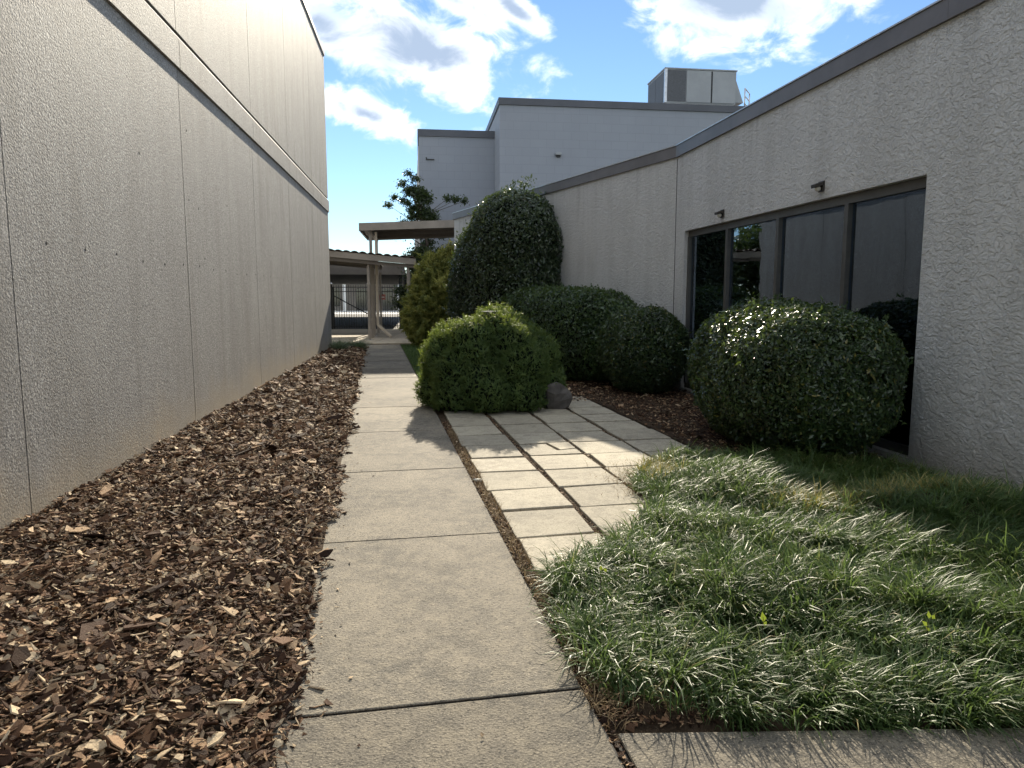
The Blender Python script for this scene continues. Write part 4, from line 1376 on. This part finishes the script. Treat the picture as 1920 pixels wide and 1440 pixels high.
def blades(X, Z, length, width, mat_r, lean, lean_dir, seg=4):
    """arching strips; lean_dir (n,2)"""
    n = len(X)
    dirv = norm(np.concatenate([lean_dir + rng.normal(size=(n, 2)) * 0.75, np.zeros((n, 1))], 1))
    side = np.stack([-dirv[:, 1], dirv[:, 0], np.zeros(n)], 1)
    side = norm(side + rng.normal(size=(n, 3)) * 0.25)
    base = np.stack([X[:, 0], X[:, 1], Z], 1)
    ang0 = np.abs(rng.normal(size=n)) * 0.25 + 0.05
    ang1 = ang0 + lean * (0.7 + 0.6 * rng.random(n))
    pts = [base]
    cur = base.copy()
    for k in range(seg):
        tt = (k + 0.5) / seg
        a = ang0 + (ang1 - ang0) * tt
        cur = cur + (dirv * np.sin(a)[:, None] + np.array((0, 0, 1.0)) * np.cos(a)[:, None]) * (length / seg)[:, None]
        pts.append(cur.copy())
    Vs = []
    for k in range(seg):
        wk = width * (1.0, 1.0, 0.8, 0.5)[min(k, 3)] * 0.5
        Vs += [pts[k] - side * wk[:, None], pts[k] + side * wk[:, None]]
    Vs.append(pts[seg])
    V = np.stack(Vs, 1)
    m = V.shape[1]
    T = []
    for k in range(seg - 1):
        T += [(2 * k, 2 * k + 1, 2 * k + 3), (2 * k, 2 * k + 3, 2 * k + 2)]
    T.append((2 * seg - 2, 2 * seg - 1, 2 * seg))
    T = np.array(T)[None] + (np.arange(n) * m)[:, None, None]
    return V.reshape(-1, 3), T.reshape(-1, 3), np.repeat(mat_r, m)


# soil under the lawn follows its bumps
gx, gy = np.meshgrid(np.linspace(0.1, 4.9, 60), np.linspace(2.5, 7.1, 60))
gp = np.stack([gx.ravel(), gy.ravel(), np.zeros(gx.size)], 1)
inl = in_poly(gp, LAWN) & (((gp[:, :2] - R_P) @ R_N) < -0.05)
gp[:, 2] = np.where(inl, lawn_z(gp) - 0.01, -0.05)
idx = np.arange(gx.size).reshape(gx.shape)
q_ = np.stack([idx[:-1, :-1], idx[:-1, 1:], idx[1:, 1:], idx[:-1, :-1], idx[1:, 1:], idx[1:, :-1]], -1).reshape(-1, 3)
q_ = q_[inl[q_].any(1)]
tag(link('lawn_soil', fast_mesh('lawn_soil', gp, q_), 'soil'), kind='structure')

# clump centres, then blades round them
NC = 6200
C = np.stack([rng.uniform(0.1, 4.9, NC), rng.uniform(2.55, 7.1, NC)], 1)
C = C[in_poly(C, LAWN)]
C = C[((C - R_P) @ R_N) < -0.12]
thin = (C[:, 0] < 0.85) & (C[:, 1] < 2.80) & (rng.random(len(C)) < 0.6)
C = C[~thin]
PB = 28
X = np.repeat(C, PB, 0) + rng.normal(size=(len(C) * PB, 2)) * 0.024
C3 = np.concatenate([C, np.zeros((len(C), 1))], 1)
fa = 2.6 * lumps(C3, 61, 1.6, 0.9) + lumps(C3, 62, 5.0, 0.6) - 0.9
ld = np.stack([np.cos(fa), np.sin(fa)], 1) * 0.55 + rng.normal(size=(len(C), 2)) * 0.35
front = np.exp(-np.clip(C[:, 1] - 2.50, 0, 9) / 0.10) * 2.6
leftp = np.exp(-np.clip((C - T_P) @ T_R - 0.05, 0, 9) / 0.09) * 1.4
ld[:, 1] -= front
ld[:, 0] -= leftp
ld = np.repeat(ld, PB, 0) + (X - np.repeat(C, PB, 0)) * 30
lenc = 0.175 * (1 + lumps(C3, 63, 3.2, 0.34)) * np.exp(rng.normal(size=len(C)) * 0.22)
n = len(X)
length = np.repeat(lenc, PB) * rng.uniform(0.6, 1.2, n)
# shorter at the very edges of the lawn
colr = np.clip(np.repeat(rng.normal(0.45, 0.16, len(C)) + lumps(C3, 64, 2.2, 0.15), PB) + rng.normal(size=n) * 0.17, 0, 0.94)
colr = np.where(rng.random(n) < 0.025, 1.0, colr)
dryc = (np.exp(-(((C[:, 0] - 2.30) / 0.26) ** 2 + ((C[:, 1] - 5.05) / 0.20) ** 2)) + np.exp(-(((C[:, 0] - 2.95) / 0.32) ** 2 + ((C[:, 1] - 5.0) / 0.16) ** 2)) + 0.8 * np.exp(-(((C[:, 0] - 1.25) / 0.22) ** 2 + ((C[:, 1] - 6.35) / 0.35) ** 2)))
isdry = np.repeat(rng.random(len(C)) < dryc * 0.95, PB)
Z = lawn_z(X) - 0.012
lean = rng.uniform(1.0, 2.3, n)
V, T, r_ = blades(X[~isdry], Z[~isdry], length[~isdry], rng.uniform(0.0042, 0.0080, (~isdry).sum()), colr[~isdry], lean[~isdry], ld[~isdry], seg=3)
tag(link('lawn_grass', fast_mesh('lawn_grass', V, T, r_), 'lawn'), 'long arching green grass filling the bed before the window', 'grass', kind='stuff')
V, T, r_ = blades(X[isdry], Z[isdry], length[isdry] * 0.95, rng.uniform(0.0035, 0.006, isdry.sum()), rng.random(isdry.sum()), lean[isdry] * 0.7, ld[isdry], seg=3)
tag(link('dry_grass', fast_mesh('dry_grass', V, T, r_), 'lawn_dry'), 'yellowed grass patches within the long green grass', 'grass', kind='stuff')
# dead wisps along edges
n = 2600
ed = rng.integers(0, 7, n)
s = rng.uniform(-0.3, 6.0, n)
X1 = T_P + s[:, None] * T_DIR + rng.uniform(0.01, 0.10, n)[:, None] * T_R
X2 = np.stack([rng.uniform(0.3, 1.1, 900), rng.uniform(2.62, 3.05, 900)], 1)
X3 = np.stack([rng.normal(1.08, 0.12, 1100), rng.normal(6.1, 0.35, 1100)], 1)
X = np.concatenate([X1[:1500], X2, X3])
n = len(X)
V, T, r_ = blades(X, np.full(n, -0.015), rng.uniform(0.03, 0.13, n), rng.uniform(0.002, 0.004, n), rng.random(n), rng.uniform(1.2, 2.0, n), rng.normal(size=(n, 2)))
tag(link('dead_grass', fast_mesh('dead_grass', V, T, r_), 'dead_grass'), 'dry straw wisps along the edges of path and slabs', 'grass', kind='stuff')

# shaded turf strip right of the far path
n = 26000
s = rng.uniform(9.0, 22.3, n)
wv = rng.uniform(0.03, 1.0, n)
X = T_P + s[:, None] * T_DIR + wv[:, None] * T_R
ok = (((X - A_P) @ a_n) < -0.1)
X = X[ok]; n = len(X)
V, T, r_ = blades(X, np.full(n, -0.03), rng.uniform(0.06, 0.13, n), rng.uniform(0.006, 0.010, n), rng.random(n) * 0.8, rng.uniform(0.4, 1.2, n), rng.normal(size=(n, 2)), seg=2)
tag(link('turf_strip', fast_mesh('turf_strip', V, T, r_), 'lawn'), 'short shaded turf strip right of the far path', 'grass', kind='stuff')

# liriope clumps at the far end of the mulch
for k, (x, y, lab) in enumerate(((-5.15, 21.2, 'pale arching grass clump nearest the path at the far mulch end'), (-5.32, 22.1, 'pale arching grass clump against the corner of the concrete building'),
                                 (-4.80, 22.3, 'pale arching grass clump beside the far end of the path'))):
    n = 420
    X = np.array((x, y)) + rng.normal(size=(n, 2)) * 0.09
    V, T, r_ = blades(X, np.full(n, 0.0), rng.uniform(0.30, 0.55, n), rng.uniform(0.008, 0.013, n), rng.random(n), rng.uniform(0.7, 1.7, n), (X - np.array((x, y))) * 14)
    o = tag(link('grass_clump', fast_mesh('grass_clump', V - (x, y, 0), T, r_), 'grey_blade', None, (x, y, 0)), lab, 'grass clump', 'grass clumps at the end of the mulch')

# ---------------------------------------------------------------- small things
# boulder beside the mound
SV, SF = sph(14, 9)
SV = SV * (0.24, 0.22, 0.26)
SV = SV * (1 + lumps(SV * 4, 71, 2.6, 0.34))[:, None]
SV = SV + np.random.default_rng(3).normal(size=SV.shape) * 0.012
tag(link('boulder', mesh_from('boulder', SV, SF), 'rock', None, (0.66, 10.45, 0.10)), 'grey boulder at the right foot of the green conifer mound', 'rock')
# pale stone chip in the joint
SV, SF = sph(8, 5)
SV = SV * (0.045, 0.030, 0.014) * (1 + lumps(SV * 3, 72, 2.0, 0.2))[:, None]
c_ = tp(3.45, 0.055)
tag(link('stone_chip', mesh_from('stone_chip', SV, SF), 'pale_piece', None, (c_[0], c_[1], 0.004)), 'pale flat stone chip lying in the joint beside the path', 'stone')
SV2 = SV * 0.6
tag(link('stone_chip', mesh_from('stone_chip', SV2, SF), 'pale_piece', None, (0.80, 2.68, 0.0)), 'small whitish pebble in the bare corner by the cross walk', 'stone')


def leafy(name, label, at, leaves):
    x, y, z = at
    o = thing(name, label, 'weed', (x, y, lawn_z(np.array([[x, y]]))[0]))
    MB().tube((x, y, lawn_z(np.array([[x, y]]))[0]), (x, y, z), 0.002, 0.0015, 5).build('stem', 'stem_wood', o)
    for (ox, oy, oz, s_, a, tl) in leaves:
        N = np.array([[math.cos(a) * 0.3, -1.0, tl]])
        V, T, r_ = scatter(np.array([[x + ox, y + oy, z + oz]]), N, np.array([[math.sin(a), 0.1, 1.0]]), np.array([s_]), LEAF_V, LEAF_T, wide=1.8)
        link('leaf', fast_mesh('leaf', V, T, r_), 'bright_leaf', o)


leafy('weed', 'single bright lime heart-shaped leaf standing up in the grass', (1.10, 2.99, 0.215), [(0, 0, 0.0, 0.045, 0.1, 0.5), (0.012, 0.0, -0.03, 0.025, 0.9, 0.6)])
leafy('weed', 'sprig of yellow lobed leaves at the right front of the grass', (1.82, 2.98, 0.21), [(0, 0, 0.02, 0.034, 0.3, 0.6), (-0.015, 0.0, -0.02, 0.03, -0.9, 0.6), (0.022, 0, 0.01, 0.026, 1.2, 0.7), (0.0, 0, -0.045, 0.022, -0.4, 0.7)])
leafy('weed', 'pale green seedling leaves in the grass near the path edge', (0.46, 3.55, 0.22), [(0, 0, 0.0, 0.03, 0.2, 0.7), (0.02, 0, -0.01, 0.026, -0.8, 0.7)])

# dead leaves and specks on the concrete
for k, (sx, sy, s_, lab) in enumerate(((-0.11, 2.45, 0.020, 'tiny dark dead leaf on the nearest path slab'), (0.14, 3.25, 0.012, 'dark speck of bark on the second path slab'),
                                       (-0.9, 2.95, 0.055, 'curled bark chip lying alone on the path near the mulch'), (-0.87, 2.75, 0.03, 'small bark chip fallen on the path beside the mulch edge'))):
    o = link('bark_chip', chip_me[k], None, None, (sx, sy, 0.012))
    o.scale = (s_, s_, s_)
    o.rotation_euler = (0.2, 0.3, k * 1.3)
    tag(o, lab, 'bark chip')
